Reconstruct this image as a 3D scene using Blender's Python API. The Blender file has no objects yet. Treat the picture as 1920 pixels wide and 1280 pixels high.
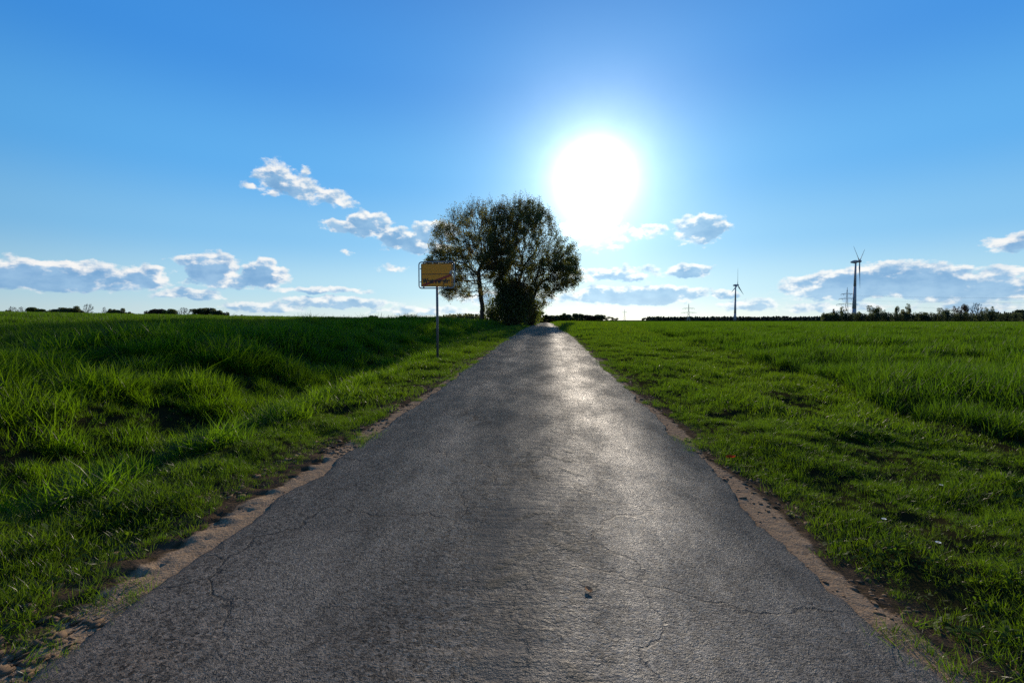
import bpy, bmesh, math, random
import numpy as np
from mathutils import Vector, Matrix

R = math.radians
rng = np.random.default_rng(11)
random.seed(5)
S = bpy.context.scene
COL = S.collection

# ------------------------------------------------------------------ camera, sky, sun, exposure
CAM_H = 1.27
cd = bpy.data.cameras.new('camera'); cam = bpy.data.objects.new('camera', cd); COL.objects.link(cam)
cd.sensor_width = 36; cd.lens = 16.875; cd.clip_start = 0.05; cd.clip_end = 9000
cam.location = (0, 0, CAM_H)
cam.rotation_euler = (R(90 - 2.545), 0, R(4.13))
S.camera = cam

SUN_AZ, SUN_EL = 5.5, 15.9            # degrees, azimuth measured from the road's direction towards the right
sdir = Vector((math.sin(R(SUN_AZ)) * math.cos(R(SUN_EL)), math.cos(R(SUN_AZ)) * math.cos(R(SUN_EL)), math.sin(R(SUN_EL))))
sl = bpy.data.lights.new('sun', 'SUN'); sl.energy = 5.0; sl.angle = R(0.53); sl.color = (1, 0.86, 0.68)
so = bpy.data.objects.new('sun', sl); COL.objects.link(so)
so.rotation_euler = sdir.to_track_quat('Z', 'Y').to_euler(); so.location = (30, 100, 60)

S.view_settings.view_transform = 'Standard'; S.view_settings.look = 'None'
S.view_settings.exposure = 0.0; S.view_settings.gamma = 1.0; S.view_settings.use_curve_mapping = False
S.cycles.use_denoising = False
S.cycles.max_bounces = 8; S.cycles.transparent_max_bounces = 8
S.cycles.sample_clamp_indirect = 4.0


class NT:
    """small helper to write node trees"""
    def __init__(s, tree):
        s.t = tree; tree.nodes.clear()

    def n(s, typ, ins=None, **kw):
        nd = s.t.nodes.new(typ)
        for k, v in kw.items():
            setattr(nd, k, v)
        for k, v in (ins or {}).items():
            if hasattr(v, 'is_linked') or hasattr(v, 'links'):
                s.t.links.new(v, nd.inputs[k])
            else:
                nd.inputs[k].default_value = v
        return nd

    def m(s, op, a, b=0.0, c=None, clamp=False):
        ins = {0: a, 1: b}
        if c is not None:
            ins[2] = c
        return s.n('ShaderNodeMath', ins, operation=op, use_clamp=clamp).outputs[0]

    def mix(s, f, a, b, mode='MIX', clamp=False):
        nd = s.t.nodes.new('ShaderNodeMix'); nd.data_type = 'RGBA'; nd.blend_type = mode; nd.clamp_factor = True; nd.clamp_result = clamp
        for i, v in ((0, f), (6, a), (7, b)):
            if hasattr(v, 'links'):
                s.t.links.new(v, nd.inputs[i])
            else:
                if i and len(v) == 3:
                    v = (*v, 1)
                nd.inputs[i].default_value = v
        return nd.outputs[2]

    def ss(s, v, a, b, lo=0.0, hi=1.0):
        return s.n('ShaderNodeMapRange', {0: v, 1: a, 2: b, 3: lo, 4: hi}, interpolation_type='SMOOTHSTEP').outputs[0]

    def noise(s, vec, scale, detail=4, rough=0.5, dist=0.0):
        nd = s.n('ShaderNodeTexNoise', {'Vector': vec, 'Scale': scale, 'Detail': detail, 'Roughness': rough, 'Distortion': dist})
        return nd.outputs[0]


# each cloud lobe: azimuth, elevation, half width, half height (degrees), roll, depth of its body (higher = thicker, greyer)
CLOUDS = [
    (-29.9, 14.7, 1.9, 1.75, 0, .9), (-27.7, 14.0, 2.5, 1.35, -20, .8), (-24.5, 13.4, 2.3, 0.95, -15, .75), (-32.3, 13.7, 0.9, 0.4, 0, .5), (-27.3, 15.9, 0.6, 0.55, 0, .4),
    (-20.7, 10.7, 2.6, 1.5, 0, 1.3), (-23.5, 10.3, 2.3, 0.7, 0, .9), (-16.6, 9.2, 3.3, 1.4, -10, 1.3), (-13.2, 10.1, 2.8, 1.5, 0, 1.1), (-14.7, 8.4, 3.9, 0.75, 0, 1.0),
    (-17.8, 5.95, 1.7, 0.45, 0, .5), (-23.0, 7.6, 0.9, 0.25, 0, .4),
    (-35.9, 5.2, 2.4, 1.6, 0, 1.5), (-38.0, 5.8, 1.6, 0.5, 0, .7), (-31.1, 5.0, 2.0, 1.8, 0, 1.4), (-34.0, 3.9, 4.2, 0.7, 0, .8),
    (-48.0, 3.6, 7.8, 1.25, 0, 1.5), (-47.5, 4.8, 4.8, 0.5, 0, .7), (-41.6, 4.0, 2.7, 1.15, 0, 1.0), (-37.8, 2.6, 3.0, 0.6, 0, .9),
    (-25.9, 3.3, 5.2, 0.42, 0, .9), (-23.7, 1.95, 6.4, 0.7, 0, 1.1), (-31.2, 1.4, 4.5, 0.6, 0, .9),
    (17.1, 10.0, 2.8, 1.7, 0, 1.2), (11.6, 10.1, 2.5, 0.7, 0, .6), (6.2, 9.8, 3.5, 1.9, 0, .8), (3.2, 10.6, 1.5, 1.2, 0, 1.5),
    (15.9, 5.5, 2.6, 0.75, 0, 1.3), (9.9, 2.9, 8.4, 1.15, 0, 1.9), (7.1, 5.3, 7.2, 0.9, 0, .6), (10.1, 4.9, 1.3, 0.4, 0, 1.3),
    (31.2, 3.5, 6.2, 1.6, 4, 1.8), (35.0, 3.7, 5.4, 1.7, -3, 1.8), (39.5, 2.7, 5.1, 1.3, 0, 1.4), (41.5, 4.0, 2.5, 0.5, 6, .7),
    (42.2, 6.4, 2.2, 0.75, 8, 1.1), (19.9, 2.8, 1.4, 0.55, 0, 1.3), (22.4, 1.6, 3.2, 0.7, 0, .8), (-4.1, 2.6, 7.6, 0.9, 0, 1.0), (29.5, 1.2, 6.2, 0.5, 0, .7),
    (40.2, 1.1, 3.0, 0.5, 0, .7), (-14.0, 1.1, 7.0, .5, 0, .7),
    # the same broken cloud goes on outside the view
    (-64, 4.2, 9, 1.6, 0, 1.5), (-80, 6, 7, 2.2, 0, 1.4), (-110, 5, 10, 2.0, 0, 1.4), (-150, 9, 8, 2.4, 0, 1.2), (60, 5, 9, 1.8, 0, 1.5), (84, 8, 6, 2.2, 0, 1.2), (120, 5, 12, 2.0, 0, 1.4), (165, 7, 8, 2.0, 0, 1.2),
    (-95, 13, 9, 3.0, 0, 1.2), (-128, 17, 10, 3.4, 0, 1.2), (-168, 16, 9, 3.2, 0, 1.1), (140, 18, 11, 3.6, 0, 1.2), (105, 15, 9, 3.0, 0, 1.1), (178, 27, 12, 4.0, 0, 1.0),  # more unseen lobes, added to whiten and brighten the ambient light
]

w = bpy.data.worlds.new('World'); S.world = w; w.use_nodes = True
N = NT(w.node_tree)
tc = N.n('ShaderNodeTexCoord').outputs['Generated']
dn = N.n('ShaderNodeVectorMath', {0: tc}, operation='NORMALIZE').outputs[0]
sx = N.n('ShaderNodeSeparateXYZ', {0: dn})
az = N.m('MULTIPLY', N.m('ARCTAN2', sx.outputs[0], sx.outputs[1]), 180 / math.pi)
el = N.m('MULTIPLY', N.m('ARCSINE', sx.outputs[2]), 180 / math.pi)
sky = N.n('ShaderNodeTexSky')
sky.sky_type = 'NISHITA'; sky.sun_disc = False; sky.sun_elevation = R(SUN_EL); sky.sun_rotation = R(SUN_AZ)
sky.air_density = 1.0; sky.dust_density = 0.3; sky.ozone_density = 3.0; sky.altitude = 60
skyc = N.n('ShaderNodeHueSaturation', {'Saturation': 1.22, 'Value': 1.0, 'Hue': 0.5, 'Fac': 1.0, 'Color': sky.outputs[0]}).outputs[0]
# angle from the sun
ct = N.n('ShaderNodeVectorMath', {0: dn, 1: tuple(sdir)}, operation='DOT_PRODUCT').outputs['Value']
th = N.m('MULTIPLY', N.m('ARCCOSINE', N.m('MINIMUM', ct, 1.0)), 180 / math.pi)
# clear-air colour by elevation, laid over the physical sky
rp = N.n('ShaderNodeValToRGB', {0: N.m('DIVIDE', N.m('MAXIMUM', el, 0.0), 60.0)})
rp.color_ramp.interpolation = 'EASE'
stops = [(0, (.56, .72, .79)), (3.5, (.40, .67, .85)), (9, (.21, .53, .87)), (16, (.105, .425, .88)), (26, (.045, .285, .79)), (40, (.030, .190, .63)), (60, (.03, .16, .52))]
while len(rp.color_ramp.elements) < len(stops): rp.color_ramp.elements.new(0.5)
for e_, (a_, c_) in zip(rp.color_ramp.elements, stops):
    e_.position = a_ / 60; e_.color = (*[v * 10 for v in c_], 1)
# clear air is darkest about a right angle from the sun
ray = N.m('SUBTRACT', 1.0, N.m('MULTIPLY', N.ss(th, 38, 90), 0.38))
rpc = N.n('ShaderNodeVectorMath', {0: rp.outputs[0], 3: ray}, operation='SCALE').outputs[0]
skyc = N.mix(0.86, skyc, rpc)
# clouds
P = N.n('ShaderNodeCombineXYZ', {0: az, 1: el, 2: 0.0}).outputs[0]
wn = N.n('ShaderNodeTexNoise', {'Vector': P, 'Scale': 0.55, 'Detail': 5.0, 'Roughness': 0.55})
wv = N.n('ShaderNodeVectorMath', {0: wn.outputs[1], 1: (0.5, 0.5, 0.5)}, operation='SUBTRACT').outputs[0]
wv = N.n('ShaderNodeVectorMath', {0: wv, 1: (2.2, 1.1, 0)}, operation='MULTIPLY').outputs[0]
PW = N.n('ShaderNodeVectorMath', {0: P, 1: wv}, operation='ADD').outputs[0]
env = None
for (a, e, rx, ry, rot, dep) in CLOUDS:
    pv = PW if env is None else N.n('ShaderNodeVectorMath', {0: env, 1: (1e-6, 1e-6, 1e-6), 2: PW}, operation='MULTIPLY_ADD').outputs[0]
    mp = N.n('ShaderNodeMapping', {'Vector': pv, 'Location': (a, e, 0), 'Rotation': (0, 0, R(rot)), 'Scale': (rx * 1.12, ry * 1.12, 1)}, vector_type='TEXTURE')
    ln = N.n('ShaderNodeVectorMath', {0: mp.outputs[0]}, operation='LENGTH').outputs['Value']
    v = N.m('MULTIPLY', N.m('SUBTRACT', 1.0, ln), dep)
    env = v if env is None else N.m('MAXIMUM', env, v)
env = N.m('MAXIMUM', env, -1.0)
# the same lobes a little further towards the sun: how much cloud the light has passed
sgn = N.m('MULTIPLY', N.m('SUBTRACT', SUN_AZ, az), 0.03, clamp=False)
sgn = N.m('MAXIMUM', N.m('MINIMUM', sgn, 0.55), -0.55)
PS = N.n('ShaderNodeVectorMath', {0: PW, 1: N.n('ShaderNodeCombineXYZ', {0: sgn, 1: 0.42, 2: 0.0}).outputs[0]}, operation='ADD').outputs[0]
env2 = None
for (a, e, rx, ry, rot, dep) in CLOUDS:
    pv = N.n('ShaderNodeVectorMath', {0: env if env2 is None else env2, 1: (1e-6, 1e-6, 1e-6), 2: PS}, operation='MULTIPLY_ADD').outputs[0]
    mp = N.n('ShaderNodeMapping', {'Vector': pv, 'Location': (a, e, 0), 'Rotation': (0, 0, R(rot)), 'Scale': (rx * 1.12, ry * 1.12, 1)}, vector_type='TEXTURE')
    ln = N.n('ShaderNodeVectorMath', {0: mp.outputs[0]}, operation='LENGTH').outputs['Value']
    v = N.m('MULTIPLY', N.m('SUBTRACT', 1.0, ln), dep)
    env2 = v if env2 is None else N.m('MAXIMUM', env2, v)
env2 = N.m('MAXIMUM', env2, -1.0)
ps = N.n('ShaderNodeVectorMath', {0: P, 1: (1.0, 1.7, 1.0)}, operation='MULTIPLY').outputs[0]
n1 = N.noise(ps, 0.62, 9, 0.6)
ps2 = N.n('ShaderNodeVectorMath', {0: ps, 1: (0.12, 0.55, 0.0)}, operation='ADD').outputs[0]
n2 = N.noise(ps2, 0.62, 6, 0.55)
dens = N.m('ADD', env, N.m('MULTIPLY', N.m('SUBTRACT', n1, 0.5), 1.5))
cover = N.ss(dens, 0.0, 0.34)
dens2 = N.m('ADD', N.m('ADD', N.m('MULTIPLY', env2, 0.75), N.m('MULTIPLY', env, 0.25)), N.m('MULTIPLY', N.m('SUBTRACT', n2, 0.5), 2.9))
thick = N.ss(dens2, 0.0, 0.72)
thick = N.m('MULTIPLY', thick, N.ss(th, 3.5, 11.0, 0.12, 1.0))
thick = N.m('MULTIPLY', thick, N.ss(th, 65, 125, 1.0, 0.25))     # clouds across from the sun show their lit side
nl = N.noise(ps, 0.35, 4, 0.6)
body = N.mix(N.ss(nl, 0.3, 0.7), (0.16, 0.35, 0.62), (0.30, 0.50, 0.74))
ccol = N.mix(thick, N.mix(N.ss(n2, 0.36, 0.62), (0.95, 0.93, 0.91), (0.72, 0.78, 0.84)), body)
STR = 0.10
ccol = N.mix(1.0, ccol, (1 / STR, 1 / STR, 1 / STR), 'MULTIPLY')
lowfade = N.ss(el, -0.5, 0.6)
cov = N.m('MULTIPLY', N.m('MULTIPLY', cover, lowfade), N.ss(el, 0.5, 5.0, 0.72, 0.95))
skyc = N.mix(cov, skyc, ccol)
q = N.m('DIVIDE', th, 2.5)
core = N.m('MULTIPLY', N.m('EXPONENT', N.m('MULTIPLY', N.m('MULTIPLY', q, q), -1.0)), 3.5 / STR)
halo = N.m('ADD', N.m('MULTIPLY', N.m('MULTIPLY', N.m('EXPONENT', N.m('DIVIDE', th, -3.3)), 2.5 / STR), N.m('ADD', 0.72, N.m('MULTIPLY', N.noise(dn, 9.0, 4, 0.6), 0.56))), 0.0)
wide = N.n('ShaderNodeVectorMath', {0: (0.55, 0.92, 0.80), 3: N.m('MULTIPLY', N.m('EXPONENT', N.m('DIVIDE', th, -14.0)), 0.29 / STR)}, operation='SCALE').outputs[0]
hz = N.m('MULTIPLY', N.m('EXPONENT', N.m('MULTIPLY', N.m('MAXIMUM', el, 0.0), -0.22)), N.m('EXPONENT', N.m('DIVIDE', th, -22.0)))
halo = N.m('ADD', halo, N.m('MULTIPLY', hz, 0.40 / STR))
gl = N.m('ADD', core, halo)
glc = N.n('ShaderNodeVectorMath', {0: (0.95, 1.0, 0.95), 3: gl}, operation='SCALE').outputs[0]
skyc = N.mix(1.0, skyc, glc, 'ADD')
skyc = N.mix(1.0, skyc, wide, 'ADD')
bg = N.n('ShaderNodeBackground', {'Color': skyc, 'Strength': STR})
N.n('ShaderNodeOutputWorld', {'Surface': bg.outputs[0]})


# ------------------------------------------------------------------ helpers
def tag(o, label=None, cat=None, group=None, kind=None):
    if label: o['label'] = label
    if cat: o['category'] = cat
    if group: o['group'] = group
    if kind: o['kind'] = kind
    return o


def empty(name, loc, rz=0.0):
    o = bpy.data.objects.new(name, None); COL.objects.link(o)
    o.location = loc; o.rotation_euler = (0, 0, rz); o.empty_display_size = 0.3
    return o


def mesh_np(name, V, F, mat=None, smooth=False):
    """V (n,3), F (m,k) with k constant"""
    me = bpy.data.meshes.new(name)
    V = np.asarray(V, np.float32); F = np.asarray(F, np.int32)
    me.vertices.add(len(V)); me.vertices.foreach_set('co', V.ravel())
    k = F.shape[1]
    me.loops.add(F.size); me.loops.foreach_set('vertex_index', F.ravel())
    me.polygons.add(len(F)); me.polygons.foreach_set('loop_start', np.arange(0, F.size, k, dtype=np.int32))
    me.update(calc_edges=True); me.validate()
    if smooth:
        me.polygons.foreach_set('use_smooth', np.ones(len(me.polygons), bool))
    if mat: me.materials.append(mat)
    return me


def link(name, me, parent=None):
    o = bpy.data.objects.new(name, me); COL.objects.link(o)
    if parent: o.parent = parent
    return o


def bm_obj(name, bm, mat, parent=None, smooth=False):
    me = bpy.data.meshes.new(name); bm.to_mesh(me); bm.free()
    if smooth:
        for p in me.polygons: p.use_smooth = True
    me.materials.append(mat)
    return link(name, me, parent)


def bm_box(bm, c, s, rot=None):
    r = bmesh.ops.create_cube(bm, size=1.0)
    M = Matrix.Translation(c) @ (rot.to_4x4() if rot else Matrix()) @ Matrix.Diagonal((*s, 1))
    bmesh.ops.transform(bm, matrix=M, verts=r['verts'])
    return r['verts']


def bm_tube(bm, a, b, ra, rb=None, seg=8):
    a, b = Vector(a), Vector(b); d = b - a
    r = bmesh.ops.create_cone(bm, cap_ends=True, segments=seg, radius1=ra, radius2=ra if rb is None else rb, depth=d.length)
    M = Matrix.Translation((a + b) / 2) @ d.to_track_quat('Z', 'Y').to_matrix().to_4x4()
    bmesh.ops.transform(bm, matrix=M, verts=r['verts'])


def smoothstep(a, b, x):
    t = np.clip((x - a) / (b - a), 0, 1); return t * t * (3 - 2 * t)


_T = np.random.default_rng(3).random((256, 256)).astype(np.float64)


def vn(x, y, seed=0):
    x = np.asarray(x, float) + seed * 17.37; y = np.asarray(y, float) + seed * 9.71
    xi = np.floor(x).astype(int); yi = np.floor(y).astype(int)
    fx = x - xi; fy = y - yi; fx = fx * fx * (3 - 2 * fx); fy = fy * fy * (3 - 2 * fy)
    g = lambda i, j: _T[i & 255, j & 255]
    return (g(xi, yi) * (1 - fx) + g(xi + 1, yi) * fx) * (1 - fy) + (g(xi, yi + 1) * (1 - fx) + g(xi + 1, yi + 1) * fx) * fy


def fbm(x, y, seed=0, oct=4, gain=0.5):
    s = 0; a = 1; t = 0
    for k in range(oct):
        s = s + a * vn(np.asarray(x) * 2 ** k, np.asarray(y) * 2 ** k, seed + k * 3); t += a; a *= gain
    return s / t


# ------------------------------------------------------------------ terrain shape
XL, XR = -1.80, 1.32
_ry = np.linspace(-80, 900, 9801)
_rz = np.interp(_ry, [-80, 0, 6, 12, 24, 45, 80, 137, 180, 250, 400, 900], [-.4, 0, .06, .17, .42, .58, .60, .46, .1, -.8, -1.0, -1.0])
_fz = np.interp(_ry, [-80, 0, 6, 12, 24, 45, 80, 137, 250, 900], [-.4, 0, .06, .17, .40, .55, .56, .42, .16, -.3])
_k = np.hanning(81); _k /= _k.sum()
_rz = np.convolve(np.pad(_rz, 40, 'edge'), _k, 'valid'); _fz = np.convolve(np.pad(_fz, 40, 'edge'), _k, 'valid')
road_z = lambda y: np.interp(y, _ry, _rz)
field_z = lambda y: np.interp(y, _ry, _fz)
_ls = np.linspace(0, 60, 1201)
_lz = np.interp(_ls, [0, .4, 1.0, 1.5, 2.25, 2.9, 4.2, 5.6, 6.8, 60], [0, .0, .03, -.02, -.36, -.26, .16, .46, .55, .58])
_k2 = np.hanning(13); _k2 /= _k2.sum(); _lz = np.convolve(np.pad(_lz, 6, 'edge'), _k2, 'valid')


def edge_left(y):   # distance of the sand's outer limit from the asphalt
    return 0.07 + 0.34 * fbm(y * 1.3, y * 0 + 3, 5, 4) * (0.35 + 0.65 * smoothstep(14, 2, y)) + 0.12 * smoothstep(4.0, 1.0, y)


def edge_right(y):
    return 0.02 + 0.40 * fbm(y * 1.1, y * 0 + 8, 9, 4) * (0.5 + 0.5 * smoothstep(22, 3, y))


def wheat_edge_right(y):   # x of the crop's first row
    return np.interp(y, [0, 4, 9, 17, 40, 300], [3.9, 4.2, 5.2, 6.0, 6.2, 6.2]) + 0.5 * (vn(y * 0.5, y * 0, 4) - 0.5)


def tram(x, y):
    """1 where crop stands, 0 in the tractor tracks through it"""
    xc = np.interp(y, [0, 29, 47, 75, 200], [25.5, 27, 28.7, 31.6, 40])
    m = smoothstep(.75, 1.25, np.abs(x - xc))
    # headland track that bends away to the right
    px = np.array([26, 16, 12.9, 9.3, 7.9, 7.4]); py = np.array([4.0, 11.5, 14.3, 18.4, 22, 40])
    yt = np.interp(-x, -px, py, left=-50, right=300)
    return m * np.where(x > 7.4, smoothstep(.75, 1.3, np.abs(y - yt) * .75), 1)


def ground_z(x, y):
    x = np.asarray(x, float); y = np.asarray(y, float)
    r = np.hypot(x, y)
    s_l = XL - x; s_r = x - XR
    off = np.maximum(s_l, s_r)
    base = road_z(y) + (field_z(y) - road_z(y)) * smoothstep(2.0, 14.0, off)
    inside = np.minimum(-s_l, -s_r)                    # >0 under the asphalt
    z = base - 0.05 * smoothstep(0.0, 0.12, inside) - 0.006
    # left: verge, ditch, bank, rising field
    zl = np.interp(np.clip(s_l, 0, 60), _ls, _lz) * (1 - 0.55 * smoothstep(35, 90, y))
    t = np.clip(s_l - 7, 0, None)
    rise = 0.0168 * (np.minimum(t, 150) + np.where(t > 150, 60 * (1 - np.exp(-(t - 150) / 60)), 0))
    zl = zl + rise * (1 - smoothstep(230, 420, r))
    z = z + np.where(s_l > 0, zl, 0)
    zr = np.interp(np.clip(s_r, 0, 60), [0, .3, 1.0, 2.8, 4.2, 60], [0, -.01, .015, -.03, -.05, -.05])
    hump = smoothstep(18, 40, y) * smoothstep(150, 90, y)
    zr = zr + hump * .24 * smoothstep(.5, 1.6, s_r) * smoothstep(5.5, 3.2, s_r)
    z = z + np.where(s_r > 0, zr, 0)
    z = z - .10 * (1 - tram(x, y)) * (s_r > 3)
    # lumps
    grassy = smoothstep(0.2, 0.9, off)
    z = z + grassy * (0.14 * (fbm(x * 1.1, y * 1.1, 2, 3) - .5) + 0.11 * (fbm(x * 2.6, y * 2.6, 6, 2) - .5)) * (1 - 0.6 * smoothstep(30, 80, r))
    z = z + smoothstep(2.6, 4.0, s_l) * (1 - smoothstep(7.5, 10, s_l)) * 0.50 * (fbm(x * .8, y * .9, 12, 3) - .5)
    # churned sand beside the asphalt, with tyre prints on the left
    el_ = edge_left(y)
    ms = smoothstep(0.06, .18, s_l) * smoothstep(el_ + .55, el_ - .05, s_l) * smoothstep(11, 5, y)
    pr = np.sin((y + 0.35 * s_l + .10 * vn(x * 4, y * 4, 3)) * 2 * math.pi / 0.26)
    cq = np.abs(fbm(x * 4.5 + y * 3.0, y * 9 - x * 3, 23, 3) - .5)
    z = z + ms * (0.010 * smoothstep(-0.3, .6, pr) * smoothstep(.35, .6, vn(x * 3.1, y * 2.1, 21)) + 0.030 * (fbm(x * 8 + y * 4, y * 14, 15, 4) - .5) - 0.018 * smoothstep(.05, .0, cq))
    mr = smoothstep(0.03, .15, s_r) * smoothstep(.95, .3, s_r) * smoothstep(14, 6, y)
    z = z + mr * 0.028 * (fbm(x * 7, y * 7, 18, 3) - .5)
    return z


def axis(segs):
    out = []
    for a, b, n in segs:
        out += list(np.linspace(a, b, n, endpoint=False))
    return out


def geo(a, b, d0, g):
    out = [a]; d = d0
    while out[-1] < b:
        out.append(out[-1] + d); d *= g
    return out


# ------------------------------------------------------------------ materials
def mat(name):
    m = bpy.data.materials.new(name); m.use_nodes = True
    return m, NT(m.node_tree)


def simple(name, col, rough=0.6, metal=0.0, var=0.15, scale=8.0, bump=0.0, spec=0.5):
    m, n = mat(name)
    co = n.n('ShaderNodeTexCoord').outputs['Object']
    nz = n.noise(co, scale, 6, 0.6)
    c = n.mix(nz, tuple(x * (1 - var) for x in col), tuple(min(1, x * (1 + var)) for x in col))
    ins = {'Base Color': c, 'Roughness': rough, 'Metallic': metal, 'Specular IOR Level': spec}
    if bump:
        ins['Normal'] = n.n('ShaderNodeBump', {'Height': nz, 'Strength': bump, 'Distance': 0.01}).outputs[0]
    b = n.n('ShaderNodeBsdfPrincipled', ins)
    n.n('ShaderNodeOutputMaterial', {'Surface': b.outputs[0]})
    return m


def leaf_mat(name, c0, c1, trans, tw=0.5, gloss=0.05, grough=0.35, patch=0.35, brown=None):
    m, n = mat(name)
    rnd = n.n('ShaderNodeObjectInfo').outputs['Random']
    pos = n.n('ShaderNodeNewGeometry').outputs['Position']
    f = n.m('ADD', n.m('MULTIPLY', rnd, 0.5), n.m('MULTIPLY', n.noise(pos, patch, 3, 0.6), 0.6))
    f = n.ss(f, 0.2, 0.85)
    c = n.mix(f, c0, c1)
    tcol = n.mix(f, trans, tuple(x * k for x, k in zip(trans, (1.35, 1.1, 0.9))))
    if brown:
        fb = n.ss(n.noise(pos, 0.5, 3, 0.7), 0.48, 0.66)
        c = n.mix(fb, c, brown); tcol = n.mix(fb, tcol, tuple(1.6 * x for x in brown))
    d = n.n('ShaderNodeBsdfDiffuse', {'Color': c})
    t = n.n('ShaderNodeBsdfTranslucent', {'Color': tcol})
    a = n.n('ShaderNodeMixShader', {0: tw, 1: d.outputs[0], 2: t.outputs[0]})
    g = n.n('ShaderNodeBsdfGlossy', {'Color': (1, 1, 1, 1), 'Roughness': grough})
    b = n.n('ShaderNodeMixShader', {0: gloss, 1: a.outputs[0], 2: g.outputs[0]})
    n.n('ShaderNodeOutputMaterial', {'Surface': b.outputs[0]})
    return m


M_short = leaf_mat('verge_grass_blade', (0.010, 0.017, 0.002), (0.020, 0.030, 0.004), (0.100, 0.205, 0.005), 0.55, 0.018)
M_tall = leaf_mat('tall_grass_blade', (0.007, 0.017, 0.002), (0.015, 0.030, 0.003), (0.135, 0.285, 0.005), 0.56, 0.016)
M_wheat = leaf_mat('wheat_blade', (0.007, 0.019, 0.002), (0.013, 0.030, 0.003), (0.085, 0.195, 0.005), 0.52, 0.014, 0.45)
M_weed = leaf_mat('weed_leaf', (0.030, 0.066, 0.008), (0.048, 0.09, 0.012), (0.10, 0.19, 0.010), 0.5, 0.008, 0.5)
M_dry = leaf_mat('dry_grass_blade', (0.20, 0.15, 0.07), (0.28, 0.22, 0.11), (0.25, 0.18, 0.08), 0.4, 0.03)
M_bark = simple('bark', (0.055, 0.042, 0.032), 0.9, var=0.35, scale=5, bump=0.4)
M_leafA = leaf_mat('spring_leaves', (0.050, 0.055, 0.018), (0.085, 0.090, 0.026), (0.24, 0.27, 0.045), 0.48, 0.03, 0.5, 0.25, brown=(0.11, 0.075, 0.035))
M_leafB = leaf_mat('thicket_leaves', (0.03, 0.045, 0.012), (0.05, 0.07, 0.018), (0.20, 0.27, 0.04), 0.45, 0.03, 0.5)
M_dark = leaf_mat('dark_foliage', (0.045, 0.062, 0.03), (0.075, 0.098, 0.04), (0.14, 0.18, 0.06), 0.4, 0.02, 0.5)
M_olive = leaf_mat('olive_foliage', (0.06, 0.085, 0.022), (0.095, 0.12, 0.03), (0.12, 0.16, 0.03), 0.35, 0.02, 0.5)
M_brown = leaf_mat('brown_foliage', (0.06, 0.045, 0.028), (0.085, 0.06, 0.036), (0.08, 0.06, 0.03), 0.3, 0.02, 0.5)
M_twig = leaf_mat('bare_twigs', (0.075, 0.062, 0.058), (0.10, 0.085, 0.08), (0.06, 0.05, 0.05), 0.15, 0.0, 0.6)
M_conif = leaf_mat('conifer_needles', (0.03, 0.045, 0.035), (0.045, 0.06, 0.042), (0.06, 0.08, 0.05), 0.25, 0.02, 0.5)
M_tower = simple('turbine_coating', (0.36, 0.35, 0.38), 0.7, var=0.04, scale=0.3)
M_steel = simple('galvanised_steel', (0.40, 0.41, 0.42), 0.5, 0.55, var=0.15, scale=6)
M_post = simple('sign_post_steel', (0.17, 0.17, 0.17), 0.55, 0.5, var=0.25, scale=9)
M_frame = simple('sign_frame_grey', (0.33, 0.34, 0.35), 0.4, 0.25, var=0.12, scale=14)
M_yellow = simple('sign_yellow', (1.0, 0.33, 0.0), 0.38, var=0.06, scale=5)
M_black = simple('sign_black', (0.02, 0.02, 0.02), 0.45, var=0.2)
M_red = simple('sign_red', (0.42, 0.035, 0.02), 0.45, var=0.1)
M_patch = simple('sign_worn_grey', (0.45, 0.43, 0.38), 0.6, var=0.2, scale=30)
M_shed = simple('white_wall_paint', (0.78, 0.77, 0.74), 0.7, var=0.05)
M_roofg = simple('grey_roof_sheet', (0.30, 0.28, 0.27), 0.7, var=0.1)
M_redleaf = simple('red_leaf', (0.62, 0.09, 0.025), 0.9, var=0.2, scale=60, spec=0.0)
M_tan = simple('tan_leaf', (0.55, 0.34, 0.18), 0.9, var=0.3, scale=60, spec=0.0)
M_glint_petal = simple('white_glint_petal', (0.82, 0.82, 0.80), 0.6, var=0.03)
M_pollen = simple('yellow_pollen', (0.70, 0.45, 0.03), 0.7, var=0.1)

# ground
M_ground, n = mat('field_soil')
pos = n.n('ShaderNodeNewGeometry').outputs['Position']
sand = n.n('ShaderNodeAttribute', attribute_name='sand').outputs['Fac']
crop = n.n('ShaderNodeAttribute', attribute_name='crop').outputs['Fac']
nA = n.noise(pos, 0.6, 5, 0.6); nB = n.noise(pos, 14.0, 5, 0.65); nC = n.noise(pos, 90.0, 3, 0.6)
floor_c = n.mix(nB, (0.017, 0.015, 0.007), (0.030, 0.027, 0.010))
crop_c = n.mix(nA, (0.020, 0.040, 0.005), (0.026, 0.050, 0.006))
sand_c = n.mix(nB, (0.12, 0.078, 0.044), (0.33, 0.225, 0.135))
sand_c = n.mix(n.ss(nC, .35, .7), sand_c, (0.34, 0.24, 0.15))
soil = n.n('ShaderNodeAttribute', attribute_name='soil').outputs['Fac']
floor_c = n.mix(n.m('MULTIPLY', soil, n.ss(nB, .2, .6)), floor_c, n.mix(nC, (0.050, 0.034, 0.020), (0.125, 0.084, 0.052)))
c = n.mix(crop, floor_c, crop_c)
sm = n.ss(n.m('ADD', sand, n.m('MULTIPLY', n.m('SUBTRACT', nB, 0.5), 0.7)), 0.35, 0.6)
c = n.mix(sm, c, sand_c)
bmp = n.n('ShaderNodeBump', {'Height': n.m('ADD', nB, n.m('MULTIPLY', nC, 0.35)), 'Strength': 0.6, 'Distance': 0.03}).outputs[0]
b = n.n('ShaderNodeBsdfPrincipled', {'Base Color': c, 'Roughness': 1.0, 'Specular IOR Level': 0.0, 'Normal': bmp})
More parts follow.
